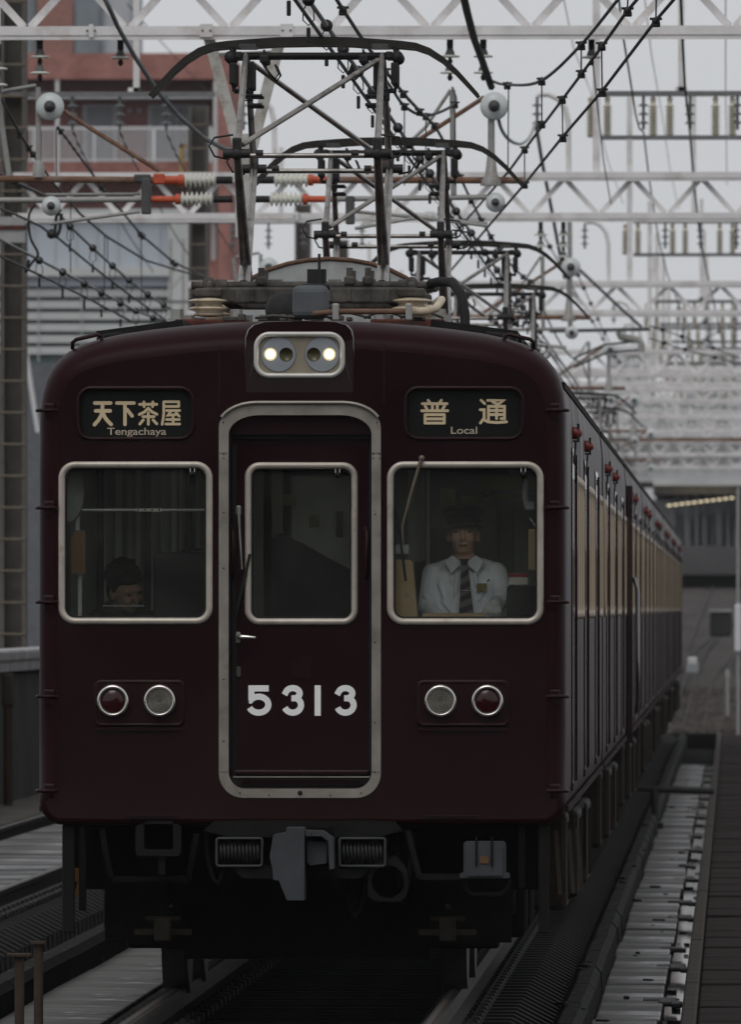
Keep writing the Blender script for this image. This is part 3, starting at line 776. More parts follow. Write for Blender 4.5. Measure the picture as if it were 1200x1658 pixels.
# wipers
mb = MB(); mb.tube([(fx(385), .055, fz(820)), (fx(387), .05, fz(860)), (fx(391), .05, fz(922))], [.010, .007, .005], 6); mb.bbox((fx(385), .07, fz(826)), (.028, .03, .05), .008)
w_ = obj('wiper', mb, mat('wiper_metal', (.22, .21, .19), .45, metal=.5), DOOR)
mb = MB(); mb.beam((fx(404), .062, fz(897)), (fx(380), .062, fz(998)), .006, .016); obj('wiper_blade', mb, black_r, w_)
mb = MB(); mb.tube([(fx(683.5), -.03, fz(741)), (fx(667), -.028, fz(796)), (fx(652), -.02, fz(852)), (fx(653), -.015, fz(882))], [.010, .009, .007, .004], 6); mb.ball((fx(683.5), -.025, fz(742)), .017, 10)
w_ = obj('wiper', mb, mat('wiper_brass', (.13, .11, .085), .45, metal=.5), CAR)
mb = MB(); mb.beam((fx(642), -.008, fz(820)), (fx(657.5), -.008, fz(941)), .007, .014); obj('wiper_blade', mb, black_r, w_)
# corner steps, roof handles, foot ledge
for s in (-1, 1):
    for py in (664, 822, 975, 1128, 1281):
        mb = MB(); X = fx(900) * s
        mb.tube([(s * fx(887), -.012, fz(py)), (s * fx(889), -.04, fz(py)), (s * fx(915), -.02, fz(py)), (s * fx(920), .05, fz(py))], .010, 6)
        mb.bbox((s * fx(899), .012, fz(py - 6)), (.055, .05, .035), .008); mb.box((s * fx(899), .02, fz(py + 8)), (.045, .04, .03))
        mb.xf(fold); obj('corner_step', mb, maroon_in, CAR)
    mb = MB(); q = lambda px, py, y: (s * fx(px) if s > 0 else fx(977 - px), y, fz(py))
    mb.tube([q(816, 556, .2), q(817, 543, .2), q(823, 540, .2), q(858, 548, .2), q(864, 553, .2), q(864, 563, .22)], .011, 8); obj('roof_handle', mb, maroon_in, CAR)
    mb = MB(); mb.tube([q(785, 545, .42), q(787, 538, .42), q(815, 541, .42), q(822, 548, .42)], .014, 8); obj('roof_handle', mb, black_r, CAR)
    mb = MB(); mb.box((s * fx(732), -.012, fz(1321.5)), (.275, .03, .006)); mb.xf(fold); obj('foot_ledge', mb, maroon_in, CAR)

# roof gear of the leading car
mb = MB(); mb.bbox((fx(494.5), .85, 3.665), (.19, .16, .175), .035, seg=3); bxg = obj('roof_box', mb, box_grey, CAR)
mb = MB(); mb.box((fx(500), 1.3, 3.80), (.10, .10, .10)); mb.bbox((fx(500), 1.2, 3.755), (.15, .12, .03), .01); mb.tube([(fx(505), 1.2, 3.75), (fx(505), 1.2, 3.93)], .008, 6); obj('antenna', mb, iron, CAR)
mb = MB(); mb.tube([(fx(500), .7, 3.60), (fx(540), .7, 3.612), (fx(600), .7, 3.612), (fx(655), .72, 3.612)], .016, 8); obj('roof_pipe', mb, pipe_brown, CAR)
mb = MB(); mb.tube([(fx(655), .72, 3.612), (fx(685), .76, 3.615), (fx(700), .82, 3.63), (fx(707), .9, 3.665), (fx(709), .95, 3.68)], .022, 8); obj('pipe_elbow', mb, cream, CAR)
for px in (537, 657): mb = MB(); mb.bbox((fx(px), .7, 3.61), (.035, .06, .09), .008); obj('pipe_clamp', mb, gal, CAR)
mb = MB(); mb.tube([(fx(683), 2.0, 3.79), (fx(700), 1.9, 3.80), (fx(722), 1.7, 3.79), (fx(738), 1.5, 3.72), (fx(744), 1.4, 3.62), (fx(746), 1.35, 3.50)], .027, 8); obj('power_cable', mb, black_r, CAR)
mb = MB(); mb.lathe([(0, -.05), (.085, -.05), (.105, -.02), (.105, .03), (.06, .05), (0, .05)], (fx(445), 1.5, 3.635), 'Y', 20); obj('air_horn', mb, iron, CAR)
mb = MB()
for k in range(12):
    x = random.uniform(-.5, .6); mb.bbox((x, random.uniform(1.2, 2.2), 3.575 + random.uniform(0, .03)), (random.uniform(.03, .09), .08, random.uniform(.02, .05)), .006)
for k in range(5): mb.tube([(fx(400 + 60 * k), 1.2, 3.59), (fx(430 + 60 * k), 1.1, 3.60 + .01 * k), (fx(470 + 60 * k), 1.2, 3.59)], .008, 5)
obj('roof_fittings', mb, gear_m, CAR)['kind'] = 'stuff'

# coupler and underframe of the leading car
def dpl(name, pts, holes, y0, y1, m, par=None):
    mb = MB(); mb.plate([(fx(a), fz(b)) for a, b in pts], holes, y0, y1); return obj(name, mb, m, par or CAR)
dpl('end_beam', [(345, 1330), (385, 1329), (600, 1329), (640, 1330), (652, 1345), (610, 1356), (370, 1356), (330, 1345)], (), -.02, .1, under_g)
cp = dpl('coupler', [(447, 1350), (467, 1346), (468, 1338.5), (494, 1338.5), (497, 1342), (497, 1455), (469, 1455), (456, 1423), (447, 1422), (446, 1405), (441, 1385)], (), -.42, -.05, coupler_m)
dpl('coupler_jaw', [(498, 1343), (526, 1344), (543, 1356), (544.5, 1404), (537, 1406), (535, 1360), (524, 1352), (498, 1352)], (), -.36, -.05, coupler_m, cp)
dpl('coupler_lock', [(501, 1362), (505, 1360), (533, 1362), (532, 1396), (505, 1400), (501, 1394)], (), -.30, -.05, coupler_m, cp)
mb = MB(); mb.box((fx(520), -.08, fz(1382)), (.14, .02, .28)); obj('coupler_back', mb, dark_m, cp)
dpl('drawbar_plate', [(382, 1402), (595, 1402), (594, 1412), (583, 1422), (394, 1422), (383, 1412)], (), -.12, .05, under_g)
for x0, x1 in ((350, 428), (549, 627)):
    mb = MB(); mb.frame(fx((x0 + x1) / 2), fz(1379.5), fx(x1) - fx(x0), 49 / 311, .02, .014, .02, -.12, 4, .12)
    sb = obj('spring_box', mb, coupler_m, CAR)
    mb = MB(); n = 150
    mb.tube([(fx(x0 + 6) + (x1 - x0 - 12) / 311 * k / n, -.06 + .055 * math.cos(k * 2 * PI * 11 / n), fz(1379.5) + .055 * math.sin(k * 2 * PI * 11 / n)) for k in range(n + 1)], .009, 6)
    obj('spring', mb, mat('spring_steel', (.026, .026, .028), .5, metal=.3, var=.2), sb)
    mb = MB(); mb.box((fx((x0 + x1) / 2), .08, fz(1379.5)), (fx(x1) - fx(x0), .02, .15)); obj('box_back', mb, dark_m, sb)
mb = MB(); mb.plate([(fx(a), fz(b)) for a, b in ((612, 1395), (640, 1385), (655, 1400), (660, 1410), (660, 1448), (650, 1459), (608, 1459), (597, 1450), (597, 1408))], [circle(fx(629), fz(1427), 27 / 311, 20)], -.1, .0)
obj('hose_ring', mb, under_g, CAR)
jb = dpl('jumper_box', [(752, 1365), (756, 1362), (816, 1362), (820, 1366), (820, 1412), (826, 1414), (826, 1421), (746, 1421), (746, 1414), (752, 1412)], (), -.14, .06, coupler_m)
mb = MB(); mb.plate(pr(756, 1366, 816, 1417, 4), (), -.155, -.14); obj('box_lid', mb, coupler_m, jb)
mb = MB()
for px in (773, 798): mb.tube([(fx(px), -.162, fz(1354)), (fx(px), -.165, fz(1402))], .006, 5)
obj('lid_strap', mb, under_g, jb)
mb = MB(); mb.plate(pr(779, 1385, 793, 1397, 2), (), -.163, -.155); obj('lid_tag', mb, mat('tag_orange', (.09, .045, .018), .6, var=.3), jb)
mb = MB(); mb.tube([(fx(752), -.05, fz(1425)), (fx(756), -.05, fz(1440)), (fx(765), -.05, fz(1448)), (fx(810), -.05, fz(1448)), (fx(820), -.05, fz(1440)), (fx(824), -.05, fz(1424))], .016, 6); obj('hose', mb, under_g, CAR)
mb = MB(); mb.plate(pr(220, 1334, 294, 1386, 9), [pr(234, 1330, 281, 1375, 4)], -.1, -.02); mb.box((fx(262), -.05, fz(1400)), (.035, .03, .1)); obj('towing_loop', mb, under_g, CAR)
for pts in (((163, 1345), (178, 1424), (304, 1424), (318, 1350)), ((660, 1345), (679, 1420), (745, 1420))):
    mb = MB()
    for a, b in zip(pts, pts[1:]): mb.beam((fx(a[0]), .05, fz(a[1])), (fx(b[0]), .05, fz(b[1])), .03, .03, up=(0, 1, 0))
    obj('guard_bracket', mb, under_g if pts[0][0] > 400 else dark_m, CAR)
for cx in (259, 723):
    mb = MB(); mb.bbox((fx(cx), .3, fz(1508)), (.085, .1, .12), .01); mb.box((fx(cx), .33, fz(1512)), (.30, .04, .03)); mb.box((fx(cx), .33, fz(1490)), (.18, .04, .02))
    gb = obj('brake_bracket', mb, mat('bracket_brown', (.022, .019, .014), .75, spec=.08, var=.4), CAR)
    mb = MB(); mb.lathe([(0, -.03), (.013, -.03), (.016, .03)], (fx(cx + (15 if cx < 400 else 1)), .22, fz(1470)), 'Y', 10); obj('pin', mb, under_g, gb)
for x0, x1, y1 in ((98, 118, 1511), (125, 137, 1476), (872, 889, 1512), (838, 850, 1440)):
    mb = MB(); mb.bbox((fx((x0 + x1) / 2), .12, (fz(1336) + fz(y1)) / 2), (fx(x1) - fx(x0), .05, fz(1336) - fz(y1)), .008); obj('step_post', mb, under_g if x1 - x0 > 15 else dark_m, CAR)
mb = MB(); mb.box((fx(116), .18, fz(1418)), (.05, .03, .07)); mb.box((fx(122), .18, fz(1440)), (.018, .03, .11), Matrix.Rotation(.3, 3, 'Y')); obj('yellow_tag', mb, mat('yellow_tag', (.20, .10, .015), .6, var=.3), CAR)
mb = MB(); mb.box((0, .75, .75), (2.45, .06, .36)); mb.box((fx(212), .6, fz(1478)), (.33, .06, .34)); mb.box((fx(770), .6, fz(1478)), (.36, .06, .34)); mb.box((0, 1.9, .55), (2.0, .06, .6)); mb.box((0, .9, .35), (1.3, .05, .3))
obj('pilot_plate', mb, dark_m, CAR)
for px in (897, 917, 930):
    mb = MB(); mb.beam((fx(px), .9 + (px - 897) * .02, fz(1350)), (fx(px + 7), .9 + (px - 897) * .02, fz(1455)), .015, .02); obj('sand_pipe', mb, mat('pipe_brown_dark', (.05, .042, .03), .6, var=.3), CAR)

for x0, x1, zt_, dr_ in ((330, 372, 1345, 85), (640, 668, 1350, 95), (560, 590, 1424, 60)):
    P = [(fx(x0 + (x1 - x0) * k / 10), .12 - .1 * math.sin(PI * k / 10), fz(zt_ + dr_ * math.sin(PI * k / 10) ** .7)) for k in range(11)]
    mb = MB(); mb.tube(P, .014, 7); obj('hose', mb, dark_m, CAR)
# door jamb and cab interior
mb = MB()
mb.loops([[(x, .034, z) for x, z in inner_door], [(x, .10, z) for x, z in inner_door]], smooth=False); obj('door_jamb', mb, maroon_in, CAR)
cab_wall = mat('cab_wall_greygreen', (0.55, 0.58, 0.52), .6, spec=.2, var=.12, scale=4)
cab_light = mat('cab_locker_light', (0.84, 0.86, 0.82), .5, spec=.3, var=.1, scale=5)
cab_dark = mat('cab_dark', (0.02, 0.02, 0.02), .6, spec=.2)
beige = mat('cab_beige', (0.50, 0.37, 0.22), .6, spec=.2, var=.06)
card = mat('cab_brown_card', (0.34, 0.20, 0.09), .7, spec=.1, var=.08)
mb = MB(); mb.box((0, 1.05, 1.15), (2.6, 2.0, .04)); obj('cab_floor', mb, cab_dark, CAR)
mb = MB()
for s in (1, -1): mb.box((s * 1.32, 1.1, 2.2), (.03, 1.9, 2.0))
mb.box((0, 1.1, 3.12), (2.6, 1.9, .03)); obj('cab_lining', mb, cab_wall, CAR)
BKY = 1.95
mb = MB(); mb.plate(rrect(0, 2.15, 2.62, 1.98, .01), [rrect(-.02, 2.38, .50, .95, .08), rrect(.80, 2.42, .55, .75, .05)], BKY, BKY + .03); bk = obj('bulkhead', mb, cab_wall, CAR)
for k, (px, w) in enumerate(((137, 5), (150, 4), (172, 12), (190, 10), (205, 9), (217, 8), (243, 7), (262, 9), (275, 8), (300, 8), (318, 10))):
    mb = MB(); mb.bbox((fx(px) * 1.03, BKY - .03, 2.2), (w / 311, .03, 1.5), .006); obj('locker_board', mb, cab_light if k % 3 else cab_wall, CAR)
for px in (143, 220, 287):
    mb = MB(); mb.tube([(fx(px) * 1.03, BKY - .09, 1.2), (fx(px) * 1.03, BKY - .09, 2.95)], .02, 6); obj('cab_pole', mb, cab_dark, CAR)
mb = MB(); mb.tube([(fx(128), .30, fz(825)), (fx(340), .30, fz(825))], .010, 8); rl = obj('rail', mb, mat('rail_alu', (.42, .43, .42), .4, metal=.4), CAR)
mb = MB(); mb.box((fx(236), .287, fz(825)), (.14, .008, .016)); pl = obj('rail_plate', mb, porcelain, rl)
for dx in (-.055, -.018, .018, .055):
    mb = MB(); mb.ball((fx(236) + dx, .282, fz(825)), .005, 6); obj('screw', mb, black_r, CAR).name = 'screw'
mb = MB(); mb.plate([(fx(a), fz(b)) for a, b in ((107, 872), (114, 858), (130, 858), (130, 928), (107, 928))], (), .45, .50); obj('clip_board', mb, card, CAR)
mb = MB(); mb.lathe([(0, -.02), (.10, -.02), (.11, 0), (.10, .02)], (fx(104), .4, fz(795)), 'Y', 20, R=Matrix.Diagonal((.75, 1, 1.5))); obj('fan_cover', mb, cab_wall, CAR)
mb = MB(); mb.box((fx(120), .55, fz(960)), (.02, .04, .28)); mb.box((fx(117), .5, fz(840)), (.02, .04, .15)); obj('cab_trim', mb, cab_light, CAR)
# desk and consoles
mb = MB(); mb.bbox((0, .34, 1.95), (2.5, .42, .06), .015); mb.box((0, .2, 1.6), (2.5, .06, .7)); obj('desk', mb, cab_dark, CAR)
mb = MB(); mb.bbox((fx(734), .15, fz(1000)), (.33, .08, .045), .008); obj('desk_edge', mb, beige, CAR)
mb = MB(); mb.plate([(fx(a), fz(b)) for a, b in ((632, 1012), (632, 906), (663, 906), (668, 912), (677, 1012))], (), .10, .3); cb = obj('cabinet', mb, beige, CAR)
mb = MB(); mb.plate(rrect(fx(659), fz(964), .02, .02, .01), (), .095, .1); obj('cabinet_lock', mb, gal, cb)
mb = MB(); mb.bbox((fx(648), .22, fz(889)), (.085, .1, .05), .006); obj('small_box', mb, porc_grey, CAR)
mb = MB(); mb.bbox((fx(848), .28, fz(974)), (.18, .16, .16), .01); obj('console', mb, cab_dark, CAR)
mb = MB(); mb.box((fx(838), .40, fz(937)), (.10, .01, .06)); cdp = obj('notice_card', mb, porcelain, CAR)
mb = MB(); mb.box((fx(838), .394, fz(931)), (.10, .006, .02)); obj('card_band', mb, mat('card_red', (.28, .02, .03), .6), CAR)
mb = MB(); mb.plate(pr(855, 856, 874, 922, 1), (), .30, .34); obj('side_board', mb, beige, CAR)
mb = MB(); mb.tube([(fx(851), .35, fz(775)), (fx(849), .35, fz(800)), (fx(853), .35, fz(822))], .017, 8); mb.bbox((fx(857), .35, fz(818)), (.055, .05, .05), .015); mb.tube([(fx(857), .35, fz(838)), (fx(868), .35, fz(853))], .006, 5); obj('handset', mb, porc_grey, CAR)
# curtains of the saloon behind and yellow header board
curt = mat('curtain_ochre', (0.78, 0.68, 0.36), .7, spec=.1, var=.2, scale=20, stretch=(30, 1, 1))
for x0, x1, y0, y1 in ((694, 719, 768, 802), (729, 752, 780, 806), (760, 774, 772, 803), (425, 460, 778, 798), (482, 498, 812, 835)):
    mb = MB(); n = 14; top_, bot = [], []
    for k in range(n + 1):
        x = fx(x0 + (x1 - x0) * k / n) * 1.03; y = BKY - .06 + .018 * math.sin(k * 2.6)
        top_.append((x, y, fz(y0 + 3 * k / n) - .05)); bot.append((x, y, fz(y1 + random.uniform(-2, 3)) - .05))
    mb.loops([top_, bot, [(a, b + .006, c) for a, b, c in bot], [(a, b + .006, c) for a, b, c in top_]], closed=False); obj('curtain', mb, curt, CAR)
mb = MB(); mb.box((fx(820) * 1.0, BKY - .05, fz(776)), (.36, .02, .08)); mb.box((fx(815), BKY - .06, fz(798)), (.34, .02, .012)); obj('header_board', mb, mat('header_ochre', (.42, .38, .16), .6, var=.1), CAR)
mb = MB(); mb.box((fx(680), BKY - .1, fz(880)), (.02, .03, .9)); mb.box((fx(655), BKY - .1, fz(860)), (.012, .03, .9)); mb.plate(rrect(fx(660), fz(830), .09, .5, .02), (), BKY - .02, BKY - .01); obj('cab_upright', mb, cab_light, CAR)

# ------------------------------------------------------------------ people in the cab
def organic(name, shapes, voxel, m, parent=None, smooth=5):
    """shapes: ('b', centre, radius, scale, R) and ('c', p0, p1, r0, r1); fused into one continuous skin"""
    mb = MB()
    for s in shapes:
        if s[0] == 'b': mb.ball(s[1], s[2], 16, s[3] if len(s) > 3 else (1, 1, 1), s[4] if len(s) > 4 else None)
        else:
            p0, p1 = Vector(s[1]), Vector(s[2]); n = 6
            for k in range(n + 1):
                t = k / n; mb.ball(p0.lerp(p1, t), s[3] + (s[4] - s[3]) * t, 12)
            mb.tube([p0, p1], [s[3], s[4]], 12)
    me0 = mb.mesh(name, m); o = bpy.data.objects.new('tmp', me0); COL.objects.link(o)
    md = o.modifiers.new('r', 'REMESH'); md.mode = 'VOXEL'; md.voxel_size = voxel; md.use_smooth_shade = True
    sm = o.modifiers.new('s', 'SMOOTH'); sm.factor = .5; sm.iterations = smooth
    bpy.context.view_layer.update()
    me = bpy.data.meshes.new_from_object(o.evaluated_get(bpy.context.evaluated_depsgraph_get()))
    me.name = name; bpy.data.objects.remove(o)
    for p in me.polygons: p.use_smooth = True
    if not me.materials: me.materials.append(m)
    return obj(name, me, None, parent)
skin = mat('skin', (0.60, 0.36, 0.26), .55, spec=.3, var=.06, scale=30)
shirt = mat('white_shirt', (0.80, 0.83, 0.87), .8, spec=.1, var=.05, scale=12, bump=1.0, bscale=11, stretch=(1.4, 1, .55))
hair_m = mat('black_hair', (0.010, 0.009, 0.009), .5, spec=.3, var=.3, scale=60, stretch=(1, 1, .2))
cap_m = mat('cap_black', (0.014, 0.014, 0.016), .6, spec=.25, var=.15)
glove = mat('white_glove', (0.62, 0.63, 0.63), .8, spec=.1, var=.05)
tie_a = mat('tie_dark', (0.035, 0.03, 0.035), .6, spec=.2); tie_b = mat('tie_grey', (0.15, 0.14, 0.14), .6, spec=.2)
gold = mat('badge_gold', (0.22, 0.17, 0.06), .45, metal=.5)

D = 68.05; PXM = D / F      # driver: metres per photo pixel at his distance
def dp(px, py, dy=0.0): return Vector(((px - 1188) * PXM - TX, D - TY + dy, HC + (985 - py) * PXM))
drv = thing('person', 'train driver in white shirt, striped tie and peaked cap behind the front window', 'person', (TX, TY, 0))
hc = dp(750, 862, .06)
hd_ = [('b', hc + Vector((0, 0, .01)), .1, (.76, .95, 1.05)), ('b', hc + Vector((0, -.02, -.055)), .062, (.98, 1.05, 1.1)), ('b', hc + Vector((0, -.045, -.088)), .032, (1.2, 1, .8)),
       ('c', hc + Vector((0, -.092, .01)), hc + Vector((0, -.106, -.03)), .008, .014), ('b', hc + Vector((.0, -.097, -.036)), .014, (1.3, .9, .8)),
       ('b', hc + Vector((-.035, -.068, -.03)), .028), ('b', hc + Vector((.035, -.068, -.03)), .028), ('b', hc + Vector((0, -.082, .022)), .03, (1.9, .6, .5)),
       ('b', hc + Vector((0, -.085, -.066)), .012, (1.6, .6, .7)),
       ('b', hc + Vector((.079, .01, -.018)), .03, (.35, .8, 1.15)), ('b', hc + Vector((-.079, .01, -.018)), .03, (.35, .8, 1.15)),
       ('c', hc + Vector((0, .025, -.08)), dp(752, 912, .08), .056, .060), ('c', dp(752, 912, .08), dp(752, 960, .1), .06, .10)]
# arms and hips continue under the clothes, so the body is one skin
for sx, sh, el, wr in ((-1, dp(706, 942, .075), dp(693, 985, .0), dp(715, 1005, -.16)), (1, dp(798, 942, .075), dp(813, 966, -.02), dp(802, 985, -.14))):
    hd_ += [('c', dp(752, 945, .09), sh, .045, .036), ('c', sh, el, .034, .030), ('c', el, wr, .028, .024)]
hd_ += [('c', dp(752, 950, .1), dp(752, 1080, .12), .11, .12), ('c', dp(735, 1080, .1), dp(730, 1090, -.35), .07, .06), ('c', dp(770, 1080, .1), dp(775, 1090, -.35), .07, .06)]
organic('body', hd_, .006, skin, drv, 3)
organic('shirt', [('c', dp(752, 948, .08), dp(752, 1060, .10), .125, .13), ('b', dp(722, 962, .07), .11, (1.0, .75, 1.4)), ('b', dp(783, 962, .07), .11, (1.0, .75, 1.4)), ('b', dp(752, 985, .05), .13, (1.35, .8, 1.5)),
         ('c', dp(742, 914, .09), dp(704, 930, .09), .052, .058), ('c', dp(763, 914, .09), dp(801, 928, .09), .052, .058),
         ('c', dp(701, 930, .08), dp(692, 984, .0), .060, .054), ('c', dp(692, 984, .0), dp(716, 1008, -.16), .052, .042),
         ('c', dp(804, 928, .08), dp(814, 964, -.02), .060, .052), ('c', dp(814, 964, -.02), dp(803, 983, -.13), .050, .040)] + [('c', dp(*a), dp(*b), r_, .006) for a, b, r_ in (((712, 946, -.005), (726, 985, -.045), .012), ((720, 975, -.03), (738, 1000, -.062), .013), ((790, 944, -.005), (776, 972, -.045), .012), ((786, 985, -.04), (768, 1002, -.065), .013), ((688, 965, -.03), (702, 978, -.045), .012), ((686, 985, -.05), (704, 990, -.065), .012), ((806, 940, .01), (817, 952, -.01), .012), ((806, 957, -.045), (818, 962, -.05), .012), ((741, 930, -.03), (737, 965, -.055), .010), ((770, 930, -.03), (774, 960, -.05), .010))], .006, shirt, drv, 3)
for s in (-1, 1):       # collar leaves
    mb = MB(); pts = [(752 + s * 3, 911), (752 + s * 19, 899), (752 + s * 31, 909), (752 + s * 21, 928)]
    mb.plate([((p.x), p.z) for p in (dp(*q) for q in (pts if s > 0 else pts[::-1]))], (), dp(0, 0, -.072).y, dp(0, 0, -.05).y)
    mb.xf(lambda v: Vector((v.x, v.y + abs(v.x - dp(752, 0).x) * .55, v.z))); obj('collar', mb, shirt, drv)
mb = MB(); mb.plate([(dp(*q).x, dp(*q).z) for q in ((745, 905), (760, 905), (757, 916), (748, 916))], (), dp(0, 0, -.085).y, dp(0, 0, -.06).y); obj('tie_knot', mb, tie_a, drv)
tpy = dp(0, 0, -.085).y
def tie_x(t): return (747 - 3 * t, 758 + 10 * t)
for k in range(9):
    t0, t1 = k / 9, (k + 1) / 9; a0, a1 = 916 + 84 * t0, 916 + 84 * t1
    q = [(tie_x(t0)[0], a0 + 4), (tie_x(t0)[1], a0 - 4), (tie_x(t1)[1], a1 - 4), (tie_x(t1)[0], a1 + 4)]
    mb = MB(); mb.plate([(dp(*p).x, dp(*p).z) for p in reversed(q)], (), tpy, tpy + .02); obj('tie_stripe', mb, tie_a if k % 2 else tie_b, drv)
mb = MB(); mb.box(dp(753.5, 956, -.092), (.052, .006, .005)); obj('tie_clip', mb, chrome, drv)
mb = MB(); mb.box(dp(781, 951, -.062), (.054, .008, .042)); obj('name_badge', mb, gold, drv)
mb = MB(); mb.tube([dp(790, 942, -.06), dp(793, 938, -.062)], .004, 5); obj('pen', mb, iron, drv)
# face details, hair, cap
for s in (-1, 1):
    mb = MB(); mb.ball(hc + Vector((s * .031, -.083, .003)), .010, 8, (1.4, .6, .55)); obj('eye', mb, black_r, drv)
    mb = MB(); mb.tube([hc + Vector((s * .016, -.094, .020)), hc + Vector((s * .034, -.091, .025)), hc + Vector((s * .052, -.078, .018))], .0045, 5); obj('eyebrow', mb, hair_m, drv)
mb = MB(); mb.tube([hc + Vector((-.024, -.093, -.066)), hc + Vector((0, -.101, -.067)), hc + Vector((.024, -.093, -.066))], .003, 5); obj('mouth', mb, mat('lips', (.16, .06, .05), .7), drv)
organic('hair', [('b', hc + Vector((0, .022, .035)), .1, (.83, .92, .95)), ('c', hc + Vector((-.074, .0, .03)), hc + Vector((-.073, .01, .0)), .016, .010), ('c', hc + Vector((.074, .0, .03)), hc + Vector((.073, .01, .0)), .016, .010), ('b', hc + Vector((0, .05, -.01)), .075, (.95, .7, 1.1))], .006, hair_m, drv, 3)
Rt = Matrix.Rotation(math.radians(4), 3, 'X')
mb = MB(); mb.lathe([(.094, .0), (.097, .022), (.100, .030), (.116, .050), (.122, .060), (.116, .070), (.08, .082), (0, .086)], hc + Vector((0, .0, .055)), 'Z', 28, R=Rt @ Matrix.Diagonal((.97, 1.06, 1))); cp_ = obj('cap', mb, cap_m, drv)
mb = MB(); rows = []
for r_, dz in ((.090, .004), (.110, -.004), (.124, -.018)):
    rows.append([hc + Vector((r_ * .95 * math.cos(a), -r_ * 1.02 * math.sin(a) , .052 + dz - .012)) for a in [PI * (.12 + .76 * k / 12) for k in range(13)]])
mb.loops(rows + [[p + Vector((0, .002, -.004)) for p in rows[-1]], [p + Vector((0, 0, -.005)) for p in rows[0]]], closed=False); obj('visor', mb, cap_m, cp_)
mb = MB(); mb.lathe([(0, -.006), (.02, -.004), (.022, .004)], hc + Vector((-.012, -.118, .108)), 'Y', 12); obj('cap_badge', mb, mat('badge_dull', (.05, .045, .03), .5, metal=.4), cp_)
mb = MB(); mb.tube([hc + Vector((.092 * math.cos(a), -.1 * math.sin(a), .062)) for a in [PI * (.1 + .8 * k / 10) for k in range(11)]], .004, 5); obj('cap_braid', mb, cap_m, cp_)
# gloved hand on the controller: palm, four bent fingers, thumb
hp_ = dp(803, 981, -.155); fing = [('b', hp_ + Vector((-.005, -.005, 0)), .036, (1.0, .6, 1.0)), ('c', hp_ + Vector((.01, .05, .03)), hp_, .03, .032)]
for k, (dx, ln) in enumerate(((-.030, .036), (-.011, .042), (.008, .040), (.025, .032))):
    b_ = hp_ + Vector((dx, -.02, -.012)); m_ = b_ + Vector((dx * .15, -.016, -ln * .62)); t_ = m_ + Vector((0, .012, -ln * .6)); fing += [('c', b_, m_, .0105, .0098), ('c', m_, t_, .0098, .0085)]
b_ = hp_ + Vector((-.03, -.01, .008)); m_ = b_ + Vector((-.022, -.012, -.022)); t_ = m_ + Vector((-.004, -.006, -.026)); fing += [('c', b_, m_, .013, .0115), ('c', m_, t_, .0115, .009)]
organic('glove', fing, .0032, glove, drv, 2)
hp2 = dp(722, 1004, -.19); fing = [('b', hp2, .036, (1, .8, .8))]
for k in range(4): fing += [('c', hp2 + Vector((-.02 + .016 * k, -.02, 0)), hp2 + Vector((-.02 + .016 * k, -.05, -.03)), .0105, .009)]
fing += [('c', hp2 + Vector((.03, 0, 0)), hp2 + Vector((.045, -.03, -.01)), .012, .009)]
organic('glove', fing, .004, glove, drv, 2)
mb = MB(); mb.tube([dp(797, 1012, -.17), dp(799, 990, -.175)], .014, 8); tag(obj('controller_lever', mb, iron, None, (TX, TY, 0)), 'short dark controller lever under the gloved hand of the driver', 'lever')

# second person in the left half of the cab, looking down to the side
D2 = 68.45; P2 = D2 / F
def ep(px, py, dy=0.0): return Vector(((px - 1188) * P2 - TX, D2 - TY + dy, HC + (985 - py) * P2))
cnd = thing('person', 'dark-haired person in black jacket leaning down behind the left front window', 'person', (TX, TY, 0))
h2 = ep(203, 953); R2 = Matrix.Rotation(math.radians(38), 3, 'Z') @ Matrix.Rotation(math.radians(22), 3, 'X') @ Matrix.Rotation(math.radians(-14), 3, 'Y')
def L(x, y, z): return h2 + R2 @ Vector((x, y, z))
organic('body', [('b', L(0, 0, .01), .1, (.78, .97, 1.06), R2), ('b', L(0, -.02, -.055), .064, (.98, 1.05, 1.1), R2), ('b', L(0, -.05, -.09), .03), ('c', L(0, -.094, .01), L(0, -.112, -.03), .008, .014), ('b', L(.035, -.07, -.03), .028), ('b', L(-.035, -.07, -.03), .028), ('b', L(0, -.083, .024), .03, (1.9, .6, .5), R2),
        ('b', L(-.08, .01, -.018), .032, (.4, .8, 1.15), R2), ('b', L(.08, .01, -.018), .032, (.4, .8, 1.15), R2), ('b', L(0, -.092, -.065), .014, (1.6, .7, .7), R2),
        ('c', L(0, .03, -.08), ep(195, 1005, .12), .056, .062), ('c', ep(195, 1000, .12), ep(195, 1100, .16), .10, .13), ('c', ep(195, 1010, .14), ep(150, 1020, .1), .06, .05), ('c', ep(195, 1010, .14), ep(245, 1020, .1), .06, .05)], .007, skin, cnd, 3)
organic('jacket', [('c', ep(160, 1010, .13), ep(235, 1012, .13), .085, .085), ('c', ep(197, 1005, .14), ep(197, 1110, .18), .14, .16), ('c', ep(152, 1012, .1), ep(146, 1080, .02), .07, .06), ('c', ep(243, 1012, .1), ep(250, 1080, .02), .07, .06), ('c', ep(194, 985, .12), ep(196, 1000, .13), .08, .10)], .009, cap_m, cnd, 4)
rr = random.Random(4)
